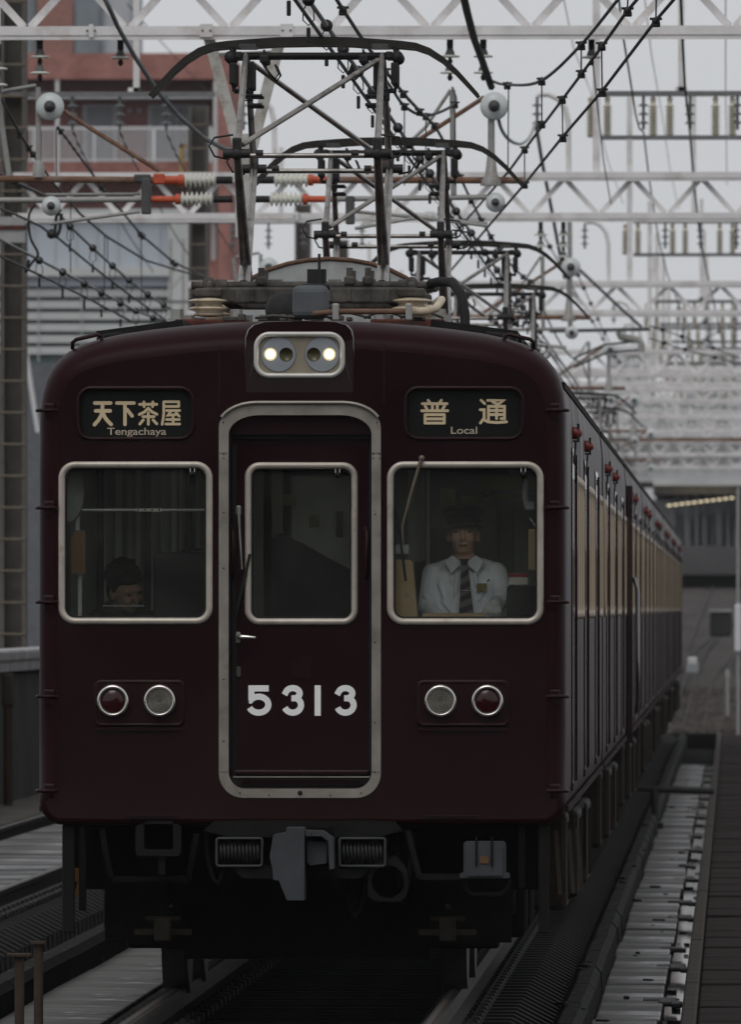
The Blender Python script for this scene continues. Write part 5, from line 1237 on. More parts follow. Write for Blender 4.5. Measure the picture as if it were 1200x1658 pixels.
def ribbed(x0, x1, z, n=7):
    mb = MB(); pr_ = [(.02, x0)]
    L_ = (x1 - x0) / n
    for k in range(n): pr_ += [(.026, x0 + L_ * (k + .1)), (.058, x0 + L_ * (k + .42)), (.058, x0 + L_ * (k + .55)), (.026, x0 + L_ * (k + .9))]
    pr_ += [(.02, x1)]
    mb.lathe(pr_, (0, 0, z), 'X', 16); return mb
def cantilever(label, left, d, grp):
    t = thing('cantilever_arm', label, 'cantilever', (0, d, 0), 0, grp)
    zu, zw = gz(291), gz(322)
    def X(px): return gx(px)
    if left:
        obj('insulator', ribbed(X(297), X(350), zu), porcelain, t); obj('insulator', ribbed(X(291), X(345), zw), porcelain, t)
        mb = MB(); mb.tube([(X(350), 0, zu), (X(376), 0, zu)], .03, 8); obj('end_fitting', mb, iron, t)
        mb = MB(); mb.tube([(X(345), 0, zw), (X(376), 0, zw)], .028, 8); obj('end_fitting', mb, iron, t)
        mb = MB(); mb.tube([(X(247), 0, zu), (X(290), 0, zu)], .034, 10); mb.bbox((X(257), 0, zu + .01), (.09, .08, .08), .01); mb.tube([(X(288), 0, zu), (X(297), 0, zu)], .045, 10); obj('orange_sleeve', mb, orange_p, t)
        mb = MB(); mb.tube([(X(243), 0, zw), (X(286), 0, zw)], .026, 10); mb.tube([(X(283), 0, zw), (X(291), 0, zw)], .042, 10); obj('orange_sleeve', mb, orange_p, t)
        mb = MB(); mb.tube([(X(-60), 0, gz(288)), (X(247), 0, zu)], .027, 8); obj('top_pipe', mb, rust_p, t)
        mb = MB(); mb.tube([(X(-60), 0, gz(324)), (X(243), 0, zw)], .024, 8); obj('lower_pipe', mb, gal, t)
        mb = MB(); mb.bbox((X(236), 0, gz(317)), (.075, .10, .28), .012); mb.bbox((X(230), 0, gz(288)), (.13, .09, .06), .012); obj('bracket_plate', mb, gal_d, t)
        mb = MB(); mb.tube([(X(72), .05, gz(314)), (X(226), .05, gz(313))], .012, 6); obj('stay_rod', mb, gal, t)
        mb = MB(); mb.tube([(X(80), -.05, gz(362)), (X(226), -.05, gz(342))], .014, 6); obj('registration_rod', mb, gal, t)
        mb = MB(); mb.tube([(X(60), 0, gz(140)), (X(61), 0, gz(275))], .022, 8); mb.lathe([(.022, .10), (.045, .06), (.05, -.03)], (X(61), 0, gz(280)), 'Z', 10); obj('strut', mb, gal, t)
        mb = MB(); mb.tube([(X(-6), 0, gz(150)), (X(13), 0, gz(284))], .022, 8); obj('strut', mb, gal, t)
        mb = MB(); mb.tube([(X(66), .0, gz(155)), (X(150), 0, gz(210)), (X(257), 0, gz(276))], .018, 8); obj('tension_rod', mb, rust_p, t)
        mb = MB(); mb.tube([(X(0), 0, gz(147)), (X(57), 0, gz(137))], .015, 6); obj('stay_rod', mb, gal, t)
        discs = ((80, 172, 23), (82, 333, 16))
    else:
        obj('insulator', ribbed(X(443), X(500), zu), porcelain, t); obj('insulator', ribbed(X(436), X(490), zw), porcelain, t)
        mb = MB(); mb.tube([(X(408), 0, zu), (X(443), 0, zu)], .03, 8); obj('end_fitting', mb, iron, t)
        mb = MB(); mb.tube([(X(408), 0, zw), (X(436), 0, zw)], .028, 8); obj('end_fitting', mb, iron, t)
        mb = MB(); mb.tube([(X(500), 0, zu), (X(545), 0, zu)], .030, 10); mb.tube([(X(499), 0, zu), (X(507), 0, zu)], .045, 10); obj('orange_sleeve', mb, orange_p, t)
        mb = MB(); mb.tube([(X(490), 0, zw), (X(537), 0, zw)], .026, 10); mb.tube([(X(490), 0, zw), (X(498), 0, zw)], .042, 10); obj('orange_sleeve', mb, orange_p, t)
        mb = MB(); mb.tube([(X(545), 0, zu), (X(848), 0, gz(292))], .027, 8); obj('top_pipe', mb, rust_p, t)
        mb = MB(); mb.tube([(X(537), 0, zw), (X(790), 0, gz(319))], .022, 8); obj('lower_pipe', mb, gal, t)
        mb = MB(); mb.bbox((X(567), 0, gz(340)), (.07, .10, .22), .012); obj('bracket_plate', mb, gal_d, t)
        mb = MB(); mb.tube([(X(575), .05, gz(342)), (X(790), .05, gz(362))], .013, 6); obj('registration_rod', mb, gal, t)
        mb = MB(); mb.tube([(X(575), -.05, gz(370)), (X(680), -.05, gz(352)), (X(790), -.05, gz(366))], .013, 6); obj('registration_rod', mb, gal, t)
        mb = MB(); mb.tube([(X(796), 0, gz(160)), (X(796), 0, gz(255))], .028, 8); mb.lathe([(.028, .20), (.05, .02), (.085, -.02), (.085, -.06)], (X(796), 0, gz(288)), 'Z', 10); obj('strut', mb, gal, t)
        mb = MB(); mb.tube([(X(733), 0, gz(145)), (X(735), 0, gz(315))], .024, 8); obj('strut', mb, gal, t)
        mb = MB(); mb.tube([(X(785), .0, gz(157)), (X(700), 0, gz(212)), (X(592), 0, gz(280))], .018, 8); obj('tension_rod', mb, rust_p, t)
        mb = MB(); mb.tube([(X(730), .0, gz(145)), (X(690), 0, gz(205)), (X(605), 0, gz(285))], .014, 8); obj('tension_rod', mb, gal, t)
        discs = ((801, 172, 23), (803, 328, 16))
    for px, py, r in discs:
        mb = MB(); q = r * 100 / F
        mb.lathe([(0, -.03), (q * .45, -.03), (q * .92, -.005), (q, .01), (q * .92, .03), (0, .035)], (gx(px), -.06, gz(py)), 'Y', 26); dk = obj('insulator_disc', mb, porc_grey, t)
        mb = MB(); mb.lathe([(0, -.11), (q * .25, -.10), (q * .42, -.04), (q * .42, -.02)], (gx(px), -.06, gz(py)), 'Y', 14); obj('disc_cap', mb, gal_d, dk)
    return t
cantilever('rusty cantilever with white ribbed insulators and orange sleeves on the left side', True, 100, 'cantilever arms holding the overhead wires')
cantilever('rusty cantilever reaching right behind the pantographs, with a round grey disc', False, 100, 'cantilever arms holding the overhead wires')
for d, lr in ((147.2, 'second'), (194.4, 'third'), (241.6, 'fourth'), (289.0, 'shallow fifth')):
    for left in (True, False):
        c = cantilever('smaller cantilever on the %s side under the %s gantry' % ('left' if left else 'right', lr), left, d, 'cantilever arms holding the overhead wires')
# far cantilever with cranked arm on the right of the train roof
d = 176; t = thing('cranked_cantilever', 'long-armed cranked cantilever beside the tail pantographs on the right', 'cantilever', (0, d, 0))
def cz(px, py, y=0): return (gx(px, d), y, gz(py, d))
mb = MB(); mb.tube([cz(890, 536), cz(1054, 533)], .026, 8); obj('main_pipe', mb, gal_d, t)
mb = MB(); mb.tube([cz(930, 428), cz(1000, 494), cz(1040, 530)], .022, 8); obj('tension_rod', mb, gal_d, t)
mb = MB(); mb.tube([cz(1003, 537), cz(1005, 545), cz(1036, 551), cz(1039, 556), cz(1039, 570)], .05, 8); obj('crank', mb, gal, t)
mb = MB(); mb.tube([cz(930, 580), cz(980, 558), cz(1030, 553)], .016, 6); mb.tube([cz(930, 595), cz(985, 570), cz(1034, 567)], .016, 6); obj('registration_rod', mb, gal_d, t)
mb = MB(); mb.tube([cz(923, 350), cz(924, 540)], .035, 8); obj('strut', mb, gal, t)

# ------------------------------------------------------------------ overhead wires
clamp_b = MB(); clamp_b.ball((0, 0, 0), .024, 8); clamp_b.bbox((0, 0, -.02), (.05, .03, .03), .006); clamp_b.tube([(-.035, 0, .012), (.035, 0, .012)], .008, 5)
CLAMP = clamp_b.mesh('clamp', iron)
bead_b = MB(); bead_b.ball((0, 0, 0), .036, 10); BEAD = bead_b.mesh('hanger_bead', iron)
ring_b = MB(); ring_b.tube([(0, 0, 0), (-.028, 0, -.06), (-.03, 0, -.11), (0, 0, -.14), (.03, 0, -.11), (.028, 0, -.06), (0, 0, 0)], .004, 5); ring_b.bbox((.0, 0, -.19), (.022, .022, .08), .006); RING = ring_b.mesh('hanger_ring', iron)
GW = 'wires and cables of the overhead line'
def wire(label, pts, r=.011, m=None, clamps=(), beads=(), name='overhead_wire', rings=False):
    P = [at(*p) for p in pts]
    mb = MB(); mb.tube(P, r, 6, True); base = P[0].copy()
    w = obj(name, mb.xf(lambda v: Vector(v) - base), m or wire_m, None, base); tag(w, label, 'wire', GW)
    for lst, me in ((clamps, CLAMP), (beads, BEAD)):
        for c in lst:
            o = obj('clamp' if me is CLAMP else 'hanger_bead', me, None, w, at(*c) - base)
            if rings: obj('hanger_ring', RING, None, o)
    return w
def smooth(pts, n=6):
    """Catmull-Rom through (px, py, d) points"""
    out = []
    for i in range(len(pts) - 1):
        p0, p1, p2, p3 = [Vector(pts[max(0, min(len(pts) - 1, i + k))]) for k in (-1, 0, 1, 2)]
        for k in range(n):
            t = k / n; out.append(tuple(.5 * ((2 * p1) + (p2 - p0) * t + (2 * p0 - 5 * p1 + 4 * p2 - p3) * t * t + (3 * p1 - p0 - 3 * p2 + p3) * t ** 3)))
    return out + [tuple(pts[-1])]
# wires crossing from the top right corner
wire('uppermost of three clamped wires slanting from the top right to the round disc', smooth([(1022, -22, 70), (1000, 1, 72), (942, 72, 78), (878, 130, 86), (822, 137, 94), (795, 130, 99.5)]), clamps=[(942, 72, 78), (878, 130, 86), (822, 137, 94)])
wire('middle one of the three clamped wires slanting in from the top right', [(1056, -28, 70), (1017, 17, 73), (975, 76, 78), (912, 160, 86), (850, 242, 95), (826, 275, 99), (700, 420, 128)], clamps=[(1017, 17, 73), (975, 73, 78), (911, 160, 86), (850, 241, 95), (942, 118, 82), (878, 200, 90)])
wire('lowest of the three clamped wires slanting in from the top right', [(1112, -24, 70), (1063, 33, 73), (976, 147, 79), (912, 221, 86), (850, 298, 95), (812, 342, 101), (720, 450, 126)], clamps=[(1063, 34, 73), (976, 148, 79), (912, 222, 86), (850, 298, 95)])
for k, (a, b) in enumerate((((942, 74, 78), (942, 116, 78)), ((975, 78, 78), (976, 146, 78)), ((878, 132, 86), (878, 198, 86)), ((911, 163, 86), (912, 220, 86)), ((850, 244, 95), (850, 297, 95)), ((824, 139, 94), (823, 282, 94)), ((1064, -20, 73), (1063, 32, 73)), ((1018, -20, 73), (1017, 15, 73)))):
    w = wire(['thin dropper below the second clamp of the uppermost slanting wire', 'thin dropper joining the middle and lowest slanting wires near the pale rack', 'thin dropper under the third clamp of the uppermost slanting wire', 'thin dropper joining middle and lowest wires near the arch pipe', 'short dropper at the right tip of the second pantograph', 'long thin dropper beside the round grey disc', 'dropper at the top right corner above the lowest slanting wire', 'dropper cut by the top edge above the middle slanting wire'][k], [a, b], .005)
# this track's own contact wire, auxiliary wire and messenger
def straight(x, z, y0, y1, n=14, sag=0.0, span=47.2, ph=100.0, dx=0.0):
    out = []
    for k in range(n + 1):
        y = y0 + (y1 - y0) * k / n; u = ((y - ph) / span) % 1.0
        out.append(Vector((x + dx * (y - y0), y, z - sag * 4 * u * (1 - u))))
    return out
def wire3(label, P, r, m=None, items=(), me=None, rings=False):
    mb = MB(); base = P[0].copy(); mb.tube([p - base for p in P], r, 6); w = obj('overhead_wire', mb, m or wire_m, None, base); tag(w, label, 'wire', GW)
    for q in items:
        o = obj('hanger_bead' if me is BEAD else 'clamp', me, None, w, q - base)
        if rings: obj('hanger_ring', RING, None, o)
    return w
wire3('contact wire running over the pantographs of the maroon train', straight(-2.24, 5.16, 58, 300), .011)
wire3('beaded auxiliary wire running just above the contact wire over the train', straight(-2.29, 5.33, 58, 300), .013, wire_g, [Vector((-2.29, 63.5 + 3.1 * k, 5.33)) for k in range(30)], BEAD, True)
wire3('messenger wire sagging high above the train roof', straight(-2.27, 5.75, 58, 300, 60, .22), .012, None, [Vector((-2.27, 66 + 4.6 * k, 5.75 - .88 * (((66 + 4.6 * k - 100) / 47.2) % 1) * (1 - ((66 + 4.6 * k - 100) / 47.2) % 1))) for k in range(20)], CLAMP)
wire('short clamped wire dipping and rising to the insulator right of the front pantograph', smooth([(600, 95, 84), (632, 139, 88), (655, 171, 92), (690, 187, 96), (736, 168, 98), (733, 142, 100)]), .011, None, [(655, 171, 92), (690, 187, 96), (737, 168, 98)])
for k, px in enumerate((655, 690, 737)): wire(['left', 'middle', 'right'][k] + ' one of three thin droppers under the dipping wire between the pantographs', [(px, 190 if px == 690 else 172, 95), (px, 300, 95)], .005)
# left track wires
def ld(px): return 125760.0 / (1188 - px)
LW = [('upper beaded wire of the left track, ending near the roof box', [(-25, 374), (0, 388), (64, 421), (149, 465), (221, 504), (262, 518)], .013, wire_g, [(62, 421), (100, 440), (135, 459), (163, 474), (194, 491), (219, 503), (247, 514)]),
      ('lowest plain contact wire of the left track', [(-25, 401), (0, 415), (55, 441), (140, 482), (220, 524)], .011, None, []),
      ('second contact wire of the left track, from the black ball fitting', [(-20, 330), (25, 347), (65, 366), (83, 380), (93, 385), (150, 432), (210, 478), (267, 518)], .011, None, []),
      ('steep beaded wire of the left track starting at the lower disc', [(83, 332), (110, 364), (149, 401), (181, 430), (208, 453), (238, 476), (264, 493), (290, 508)], .013, wire_g, [(112, 366), (149, 401), (181, 430), (208, 453), (238, 476), (264, 493)]),
      ('messenger wire of the left track passing in front of the balcony', [(0, 158), (30, 215), (50, 246), (85, 296), (128, 345), (171, 382), (235, 421), (290, 438), (345, 452)], .012, None, [(30, 216), (45, 238), (52, 248)]),
      ('upper messenger wire of the left track crossing the brick balcony', [(92, 205), (100, 215), (150, 283), (165, 304), (228, 380), (280, 424), (330, 447)], .012, None, [(97, 211), (163, 303), (226, 378), (230, 382), (278, 423), (283, 427)]),
      ('dark wire sloping in from the left edge over the lower cantilever pipe', [(-25, 270), (0, 281), (30, 297), (75, 318)], .016, None, [(22, 291), (73, 316)])]
for lb, pts, r, m, bd in LW: wire(lb, [(x, y, ld(x)) for x, y in pts], r, m, (), [(x, y, ld(x)) for x, y in bd] if m else (), rings=bool(m)) if m else wire(lb, [(x, y, ld(x)) for x, y in pts], r, m, [(x, y, ld(x)) for x, y in bd])
for k, (x, y0, y1) in enumerate(((113, 300, 442), (168, 382, 474), (173, 380, 420), (228, 382, 505), (280, 425, 440), (25, 298, 350), (90, 205, 290))):
    wire(['thin dropper left of the brick parapet, down to the beaded wire', 'thin dropper on the steep beaded wire below the balcony', 'short paired dropper under the messenger beside the pale wall', 'long thin dropper in front of the pale blue-grey wall', 'short dropper close to the pantograph base', 'short pale dropper below the lower cantilever pipe at the left edge', 'thin dropper below the upper left disc'][k], [(x, y0, ld(x)), (x, y1, ld(x))], .005)
t = obj('ball_fitting', MB().ball((0, 0, 0), .045, 12), iron, None, at(82, 378, ld(82))); tag(t, 'black ball fitting on the left contact wire below the lower disc', 'fitting')
wire('loose black jumper loops hanging at the left column', smooth([(55, 330, 110), (45, 350, 110), (48, 385, 110), (60, 410, 110), (50, 425, 110), (40, 440, 110), (46, 420, 110)]), .012, iron, name='jumper_cable')
wire('second loose black jumper loop beside the left column', smooth([(98, 345, 110), (95, 372, 110), (88, 382, 110), (90, 350, 110), (97, 338, 110)]), .015, iron, name='jumper_cable')
# feeders
wire('thick grey cable sloping from the top left down to the drop post', [(160, -20, 97), (175, 10, 97), (190, 43, 98), (218, 92, 98.5), (255, 148, 99), (290, 188, 99.3), (330, 223, 99.6), (362, 240, 99.8), (385, 246, 100)], .019, wire_g, name='feeder_cable')
wire('thick dark cable slanting down from the top edge to the right insulator', [(748, -20, 92), (757, 20, 93), (768, 62, 95), (782, 100, 97), (796, 140, 99)], .030, iron, name='feeder_cable')
wire('dark green cable dropping from the arch pipe towards the train tail', [(869, 205, 147), (878, 260, 150), (892, 330, 156), (905, 400, 163), (915, 450, 170)], .022, wire_green, name='feeder_cable')
wire('pale looped cable between the round disc and the arch pipe insulator', smooth([(805, 180, 100), (812, 208, 108), (825, 226, 118), (843, 233, 128), (858, 222, 138), (867, 200, 147)]), .016, mat('pale_green_cable', (.22, .25, .24), .5), name='feeder_cable')
for lb, pts, r in (('thin feeder wire sagging to the left hanging insulator of the near rack', [(1002, -10, 110), (1010, 60, 118), (1020, 120, 128), (1030, 185, 138), (1036, 208, 144), (1043, 214, 147), (1052, 290, 160), (1066, 380, 180), (1080, 440, 200), (1110, 520, 230)], .010),
                   ('thick feeder wire falling almost straight past the right hanging insulator', [(1103, -10, 110), (1106, 60, 118), (1110, 140, 132), (1118, 214, 147), (1124, 290, 160), (1135, 390, 185), (1150, 460, 210), (1172, 560, 250)], .013),
                   ('faint hair-thin wire left of the feeder rack', [(912, -10, 140), (930, 80, 160), (958, 150, 180), (985, 260, 200), (1010, 330, 230)], .006),
                   ('faint hair-thin wire between the rack insulators', [(1044, -10, 140), (1056, 90, 165), (1072, 180, 190), (1085, 270, 220), (1100, 340, 250)], .006),
                   ('faint hair-thin wire near the right edge', [(1176, -10, 140), (1176, 150, 170), (1178, 300, 210)], .006),
                   ('thin wire under the small single insulator at the upper right', [(959, 84, 100), (966, 150, 112), (978, 260, 130), (990, 330, 145)], .007),
                   ('thin wire crossing the sky above the brick building', [(205, 5, 180), (240, 45, 200), (300, 110, 240), (345, 160, 280)], .008)):
    wire(lb, pts, r, wire_g if r < .008 else None, name='feeder_wire')
for k, (x, d0) in enumerate(((117, 190), (193, 190), (268, 190))):
    wire(['leftmost of three thin wires falling from the balcony insulators', 'middle one of three thin wires falling from the balcony insulators', 'rightmost of three thin wires falling from the balcony insulators'][k], [(x, 212, 147.2), (x + 8, 232, 150), (x + 22, 260, 156), (x + 50, 310, 168), (x + 90, 380, 190), (x + 130, 440, 215)], .009, name='feeder_wire')
# far tangle: wires of the right-hand tracks sweeping away over the train tail
FAR = [((930, 430, 176), (980, 540, 230), (1035, 640, 320)), ((880, 380, 160), (960, 520, 215), (1040, 650, 330)), ((1053, 527, 176), (1105, 545, 190), (1200, 580, 200)), ((1053, 548, 176), (1110, 566, 190), (1200, 590, 200)), ((1060, 600, 300), (1120, 560, 280), (1200, 520, 260)), ((1000, 640, 320), (1100, 610, 300), (1200, 600, 280))]
FL = ['dark wire leading from the strut towards the tail pantographs', 'dark wire from the third pantograph down to the train tail', 'thin far wire leaving the cranked cantilever to the right', 'lower thin far wire leaving the cranked cantilever to the right', 'faint far wire rising to the right edge', 'faint far wire close above the farthest pantographs']
for k, pts in enumerate(FAR): wire(FL[k], smooth(list(pts)), .010, None, [], [p for p in smooth(list(pts), 5)[1:-1]] if k in (0, 1) else [p for p in smooth(list(pts), 2)[1:-1]])
# ------------------------------------------------------------------ background buildings, station, haze; far colours paled to carry part of it
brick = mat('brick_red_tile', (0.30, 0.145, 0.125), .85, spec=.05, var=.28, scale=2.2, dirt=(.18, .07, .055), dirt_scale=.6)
brick_d = mat('brick_recess_shade', (0.24, 0.125, 0.115), .85, spec=.05, var=.15, scale=2)  # darker copy of the brick, recess shade put into the colour
rail_w = mat('balcony_white', (.55, .55, .56), .6, var=.05)
bglass = mat('building_glass', (.17, .19, .205), .3, spec=.3, var=.2, scale=.6)
grey_t = mat('tower_grey', (.40, .41, .43), .8, spec=.05, var=.08, scale=.5)
grey_b = mat('tower_blue_grey', (.19, .21, .235), .8, spec=.05, var=.08, scale=.5)
D3 = 390.0; S3 = D3 / F
def bx_(x0, y0, x1, y1, dep, yoff=0.0, d=D3):
    """box whose front face covers these photo pixels at distance d, dep metres deep, relative to building base (0, d, 0)"""
    s = d / F; X0, X1 = (x0 - 1188) * s, (x1 - 1188) * s; Z0, Z1 = HC + (985 - y1) * s, HC + (985 - y0) * s
    mb = MB(); mb.box(((X0 + X1) / 2, yoff + dep / 2, (Z0 + Z1) / 2), (X1 - X0, dep, Z1 - Z0)); return mb
b = thing('apartment_block', 'brick-red apartment block with white balcony railings behind the left wires', 'building', (0, D3, 0))
obj('brick_parapet', bx_(-400, 85, 372, 127, 9), brick, b)
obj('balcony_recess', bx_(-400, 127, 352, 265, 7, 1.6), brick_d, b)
obj('end_wall', bx_(352, 127, 372, 660, 9), brick, b)
obj('balcony_slab', bx_(-400, 260, 352, 288, 9, .1), brick, b)
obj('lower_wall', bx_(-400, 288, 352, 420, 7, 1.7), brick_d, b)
obj('brick_base', bx_(-400, 420, 352, 1060, 8, .6), brick, b)
obj('ceiling_beam', bx_(-400, 150, 352, 158, 1.5, .1), grey_t, b)
for x0, x1 in ((128, 185), (235, 330), (-40, 20)):
    w = obj('balcony_window', bx_(x0, 165, x1, 262, .1, 1.5), grey_t, b)
    m_ = (x0 + x1) / 2
    for q in ((x0 + 6, m_ - 2), (m_ + 2, x1 - 6)) if x1 - x0 > 60 else ((x0 + 8, x1 - 8),): obj('pane', bx_(q[0], 170, q[1], 258, .06, 1.44), bglass, w)
r = obj('balcony_rail', bx_(-60, 204, 342, 208.5, .06, .1), rail_w, b); obj('bottom_rail', bx_(-60, 257, 342, 261, .06, .1), rail_w, r)
mb = MB(); s = S3; me = bx_(0, 208, 2.6, 257, .04, .11).mesh('baluster', rail_w)
for k in range(58): obj('baluster', me, None, r, ((-58 + k * 7) * s, 0, 0))
for px in (52, 150, 246, 338): obj('rail_post', bx_(px, 204, px + 4.5, 262, .08, .08), rail_w, b)
for px in (88, 345): obj('drain_pipe', bx_(px, 127, px + 6, 300, .1, .05), rail_w, b)
for px in (205, 220):
    mb = MB(); mb.lathe([(0, -.05), (3.6 * s, -.03), (3.6 * s, .1)], ((px - 1188) * s, 1.55, HC + (985 - 175) * s), 'Y', 12); obj('wall_vent', mb, grey_t, b)
obj('yellow_pipe_frame', bx_(290, 233, 297, 300, .1, -.2), mat('frame_ochre', (.30, .20, .07), .7), b); obj('yellow_pipe_frame', bx_(290, 233, 303, 238, .1, -.2), MATS['frame_ochre'], b)
obj('side_window', bx_(338, 300, 346, 440, .1, 1.5), rail_w, b)
D4 = 440.0
b = thing('tower_block', 'grey tower block rising above the brick parapet at the top left', 'building', (0, D4, 0))
obj('wall', bx_(40, -160, 208, 140, 10, 0, D4), grey_t, b); obj('brick_bay', bx_(60, -160, 118, 140, .4, -.4, D4), mat('brick_washed', (.26, .13, .11), .85, var=.15), b)
obj('blue_bay', bx_(118, -160, 165, 140, .3, -.3, D4), grey_b, b)
for y in (-70, 8, 66): f_ = obj('window', bx_(122, y, 160, y + 45, .2, -.45, D4), bglass, b)
obj('glass_strip', bx_(44, -160, 56, 140, .2, -.2, D4), bglass, b)
# pale blue-grey clad building with louvred lower part
D5 = 300.0
b = thing('clad_building', 'pale blue-grey clad building with louvred lower storey at the left', 'building', (0, D5, 0))
pale = mat('cladding_pale_blue', (.40, .435, .485), .75, spec=.08, var=.05, scale=.4)
palew = mat('cladding_pale_white', (.47, .48, .48), .75, spec=.08, var=.08, scale=.8)
green_l = mat('louvre_green_grey', (.19, .235, .225), .7, spec=.08, var=.15)
obj('upper_wall', bx_(-200, 344, 295, 440, 8, 0, D5), pale, b)
obj('corner_pilaster', bx_(272, 344, 312, 585, 8, -.15, D5), palew, b)
obj('roof_edge', bx_(-200, 338, 312, 346, 8, -.25, D5), palew, b)
obj('band', bx_(-200, 432, 274, 447, .3, -.25, D5), palew, b); obj('band', bx_(-200, 447, 274, 463, 8, -.05, D5), pale, b)
obj('louvre_back', bx_(-200, 463, 274, 590, 8, .25, D5), green_l, b)
me = bx_(-200, 468, 274, 480, .12, .02, D5).mesh('louvre', palew)
for k in range(6): o = obj('louvre', me, None, b, (0, 0, -k * 18.6 * D5 / F))
for k in range(8): obj('panel_joint', bx_(20 + k * 34, 347, 21 + k * 34, 432, .03, -.03, D5), grey_t, b)
for k in range(3): obj('louvre_post', bx_(60 + k * 70, 463, 62 + k * 70, 585, .1, -.02, D5), grey_t, b)
obj('dark_base', bx_(-200, 590, 312, 1050, 8, .05, D5), mat('base_slate', (.12, .125, .135), .8, spec=.05, var=.15), b)
t = thing('stair_stringer', 'white slanting stair edge beside the left column', 'stair', (0, 295, 0))
mb = MB(); d = 295.0; mb.beam((gx(39, d), 0, gz(560, d)), (gx(60, d), 0, gz(700, d)), .09, .3, up=(0, 1, 0)); obj('stringer', mb, rail_w, t)
t = thing('small_signboard', 'small green and white signboard low beside the left column', 'sign', (0, 170, 0))
d = 170.0
mb = bx_(28, 898, 42, 975, .05, 0, d); obj('board', mb, mat('board_green', (.12, .26, .15), .6, var=.2), t); mb = bx_(28, 910, 42, 935, .02, -.03, d); obj('board_panel', mb, rail_w, t)
obj('post', bx_(30, 975, 33, 1060, .04, .01, d), gal_d, t)
t = thing('lattice_mast', 'thin pale lattice mast in front of the clad building', 'mast', (gx(286, 250), 250, 0))
for dx in (-.12, .12):
    mb = MB(); mb.box((dx, 0, 4.2), (.05, .06, 10)); obj('leg', mb, gal, t)
for k in range(14):
    mb = MB(); mb.beam((-.12, 0, .4 + k * .6), (.12, 0, .7 + k * .6), .025); obj('lacing', mb, gal, t)
# pipes and boxes in front of the left column
t = thing('cable_box', 'grey and red banded equipment box on the left column', 'box', (0, 146, 0)); d = 146.0; stw2 = mat('box_pale', (.30, .30, .30), .7, var=.15)
obj('box', bx_(-6, 350, 38, 392, .3, 0, d), stw2, t); obj('red_band', bx_(-6, 364, 38, 371, .31, -.02, d), rust_red, t)

# ---- station and platform canopies far down the line
stm = mat('station_grey', (.42, .425, .43), .8, spec=.05, var=.2, scale=.3); std = mat('station_dark', (.21, .215, .22), .8, spec=.05, var=.3, scale=.4); stw = mat('station_pale', (.46, .465, .465), .8, spec=.05, var=.15, scale=.4)  # distance haze put into these lightened greys
D6 = 470.0
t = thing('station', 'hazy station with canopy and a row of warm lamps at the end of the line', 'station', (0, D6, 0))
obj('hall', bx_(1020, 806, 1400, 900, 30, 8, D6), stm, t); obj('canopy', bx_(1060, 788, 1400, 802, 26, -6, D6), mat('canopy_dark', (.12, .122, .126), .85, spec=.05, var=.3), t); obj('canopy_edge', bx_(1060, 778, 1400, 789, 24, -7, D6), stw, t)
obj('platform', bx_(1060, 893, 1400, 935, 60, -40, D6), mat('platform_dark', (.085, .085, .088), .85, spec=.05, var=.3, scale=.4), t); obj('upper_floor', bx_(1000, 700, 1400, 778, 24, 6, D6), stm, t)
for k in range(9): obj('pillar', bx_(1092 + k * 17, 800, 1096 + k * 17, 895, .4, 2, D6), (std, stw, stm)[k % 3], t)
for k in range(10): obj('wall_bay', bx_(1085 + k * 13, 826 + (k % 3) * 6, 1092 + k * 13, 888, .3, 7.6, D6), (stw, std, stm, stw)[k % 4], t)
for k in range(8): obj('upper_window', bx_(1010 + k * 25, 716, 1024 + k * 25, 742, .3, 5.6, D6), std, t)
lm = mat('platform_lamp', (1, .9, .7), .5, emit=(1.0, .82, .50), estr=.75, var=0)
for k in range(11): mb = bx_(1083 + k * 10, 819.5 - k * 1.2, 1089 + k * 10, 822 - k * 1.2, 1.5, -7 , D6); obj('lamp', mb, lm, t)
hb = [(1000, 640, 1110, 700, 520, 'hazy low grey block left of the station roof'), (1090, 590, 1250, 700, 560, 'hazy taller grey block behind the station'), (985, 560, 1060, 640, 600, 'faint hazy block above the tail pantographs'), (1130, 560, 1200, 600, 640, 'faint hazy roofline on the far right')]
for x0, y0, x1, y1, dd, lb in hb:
    q = thing('far_building', lb, 'building', (0, dd, 0)); obj('wall', bx_(x0, y0, x1, 1000, 12, 0, dd), mat('far_wall_hazed', (.56, .565, .57), .9, spec=.02, var=.12, scale=.15), q)  # wall and window colours pushed towards the sky as painted haze
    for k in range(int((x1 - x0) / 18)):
        for j in range(int((y1 - y0) / 18)): obj('window', bx_(x0 + 5 + k * 18, y0 + 6 + j * 18, x0 + 15 + k * 18, y0 + 15 + j * 18, .2, -.1, dd), mat('far_window_hazed', (.47, .48, .49), .6, spec=.1, var=.2, scale=.3), q)
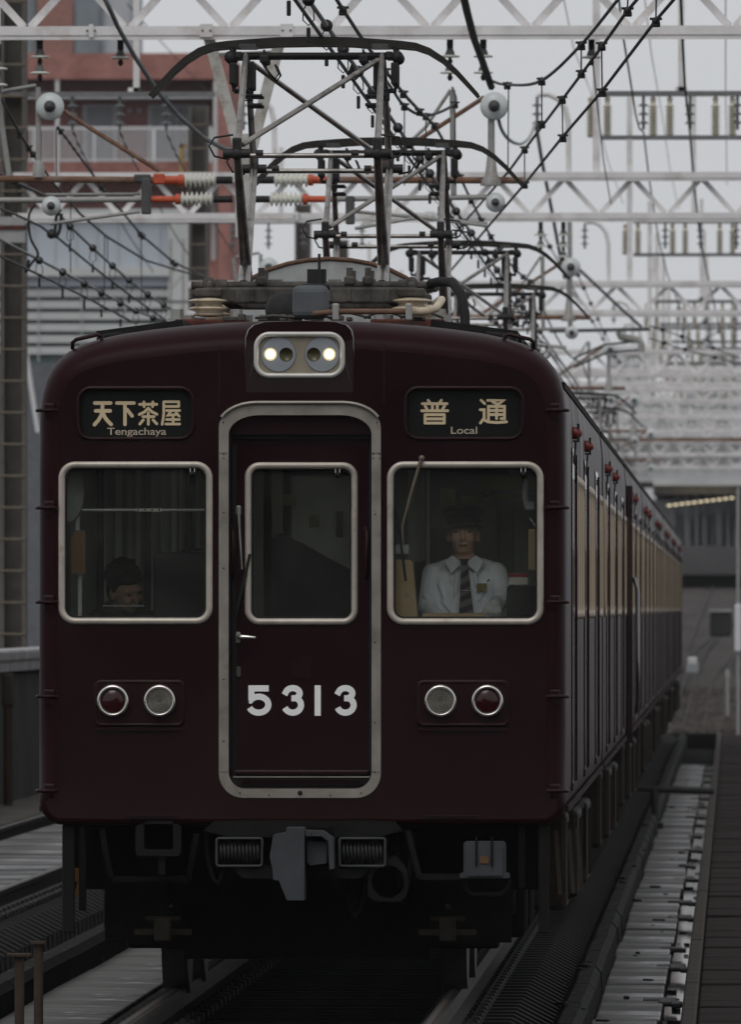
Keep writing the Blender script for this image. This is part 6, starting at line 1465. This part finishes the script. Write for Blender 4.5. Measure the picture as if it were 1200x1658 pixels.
# far sidings curving right in front of the station
for k, (x0, x1) in enumerate(((-1.35, -1.0), (-.95, -.5), (-.2, .5), (-1.2, -.8), (-1.6, -1.4), (-.55, .1))):
    P = []
    for j in range(20):
        y = 238 + j * 10.5; u = max(0, (y - 300) / 140.0); P.append(Vector((x0 + .8 * u * u * (1 + k), y, GRD + .45 + zrise(y))))
    mb = MB(); base = P[0].copy(); mb.tube([p - base for p in P], .024, 5); o = obj('siding_rail', mb, mat('siding_steel', (.05, .048, .046), .75, spec=.1), None, base); tag(o, ['shiny far rail curving off beside the tail of the train', 'second far rail curving right towards the station', 'far rail on the right edge curving right', 'dull far rail between the two shiny ones', 'far rail closest to the train flank', 'dull far rail right of the small white box'][k], 'rail')
t = thing('signal_box', 'small white equipment box standing on the far gravel', 'box', (gx(1122, 300), 300, HC + (985 - 1075) * 300 / F)); mb = MB(); mb.bbox((0, 0, .08), (.22, .3, .16), .03); obj('case', mb, stw, t); mb = MB(); mb.bbox((0, 0, -.1), (.3, .34, .22), .02); obj('plinth', mb, std, t)
t = thing('signal_post', 'slim grey post at the right with pale lower case', 'post', (gx(1196, 230), 230, -.2)); mb = MB(); mb.tube([(0, 0, 0), (0, 0, 4.4)], .03, 8); obj('post', mb, gal, t); mb = MB(); mb.bbox((0, -.1, 1.9), (.12, .1, .85), .03); obj('case', mb, rail_w, t)
t = thing('cable_marker', 'thin pale marker post standing on the far gravel', 'post', (gx(1179, 260), 260, HC + (985 - 1180) * 260 / F)); mb = MB(); mb.tube([(0, 0, 0), (0, 0, 1.15)], .03, 6); obj('post', mb, gal, t); mb = MB(); mb.bbox((0, 0, 1.1), (.09, .06, .16), .01); obj('head', mb, gal, t)
t = thing('trough_block', 'dark trough block in the far gravel on the right', 'box', (gx(1168, 330), 330, HC + (985 - 1030) * 330 / F)); mb = MB(); mb.bbox((0, 0, .3), (.55, 3, .62), .05); obj('block', mb, MATS['dark_concrete'], t); mb = MB(); mb.bbox((0, 0, .64), (.6, 3.1, .07), .02); obj('lid', mb, std, t)

# ------------------------------------------------------------------ haze
hm = bpy.data.materials.new('haze'); hm.use_nodes = True; n = hm.node_tree.nodes; l = hm.node_tree.links; n.clear()
o_ = n.new('ShaderNodeOutputMaterial'); pv = n.new('ShaderNodeVolumePrincipled')
pv.inputs['Color'].default_value = (.93, .95, .98, 1); pv.inputs['Density'].default_value = HAZE; pv.inputs['Anisotropy'].default_value = 0.0
l.new(pv.outputs[0], o_.inputs['Volume'])
mb = MB(); mb.box((-50, 690, 12.0), (260, 1500, 32)); hz = obj('haze', mb, hm); hz['kind'] = 'stuff'
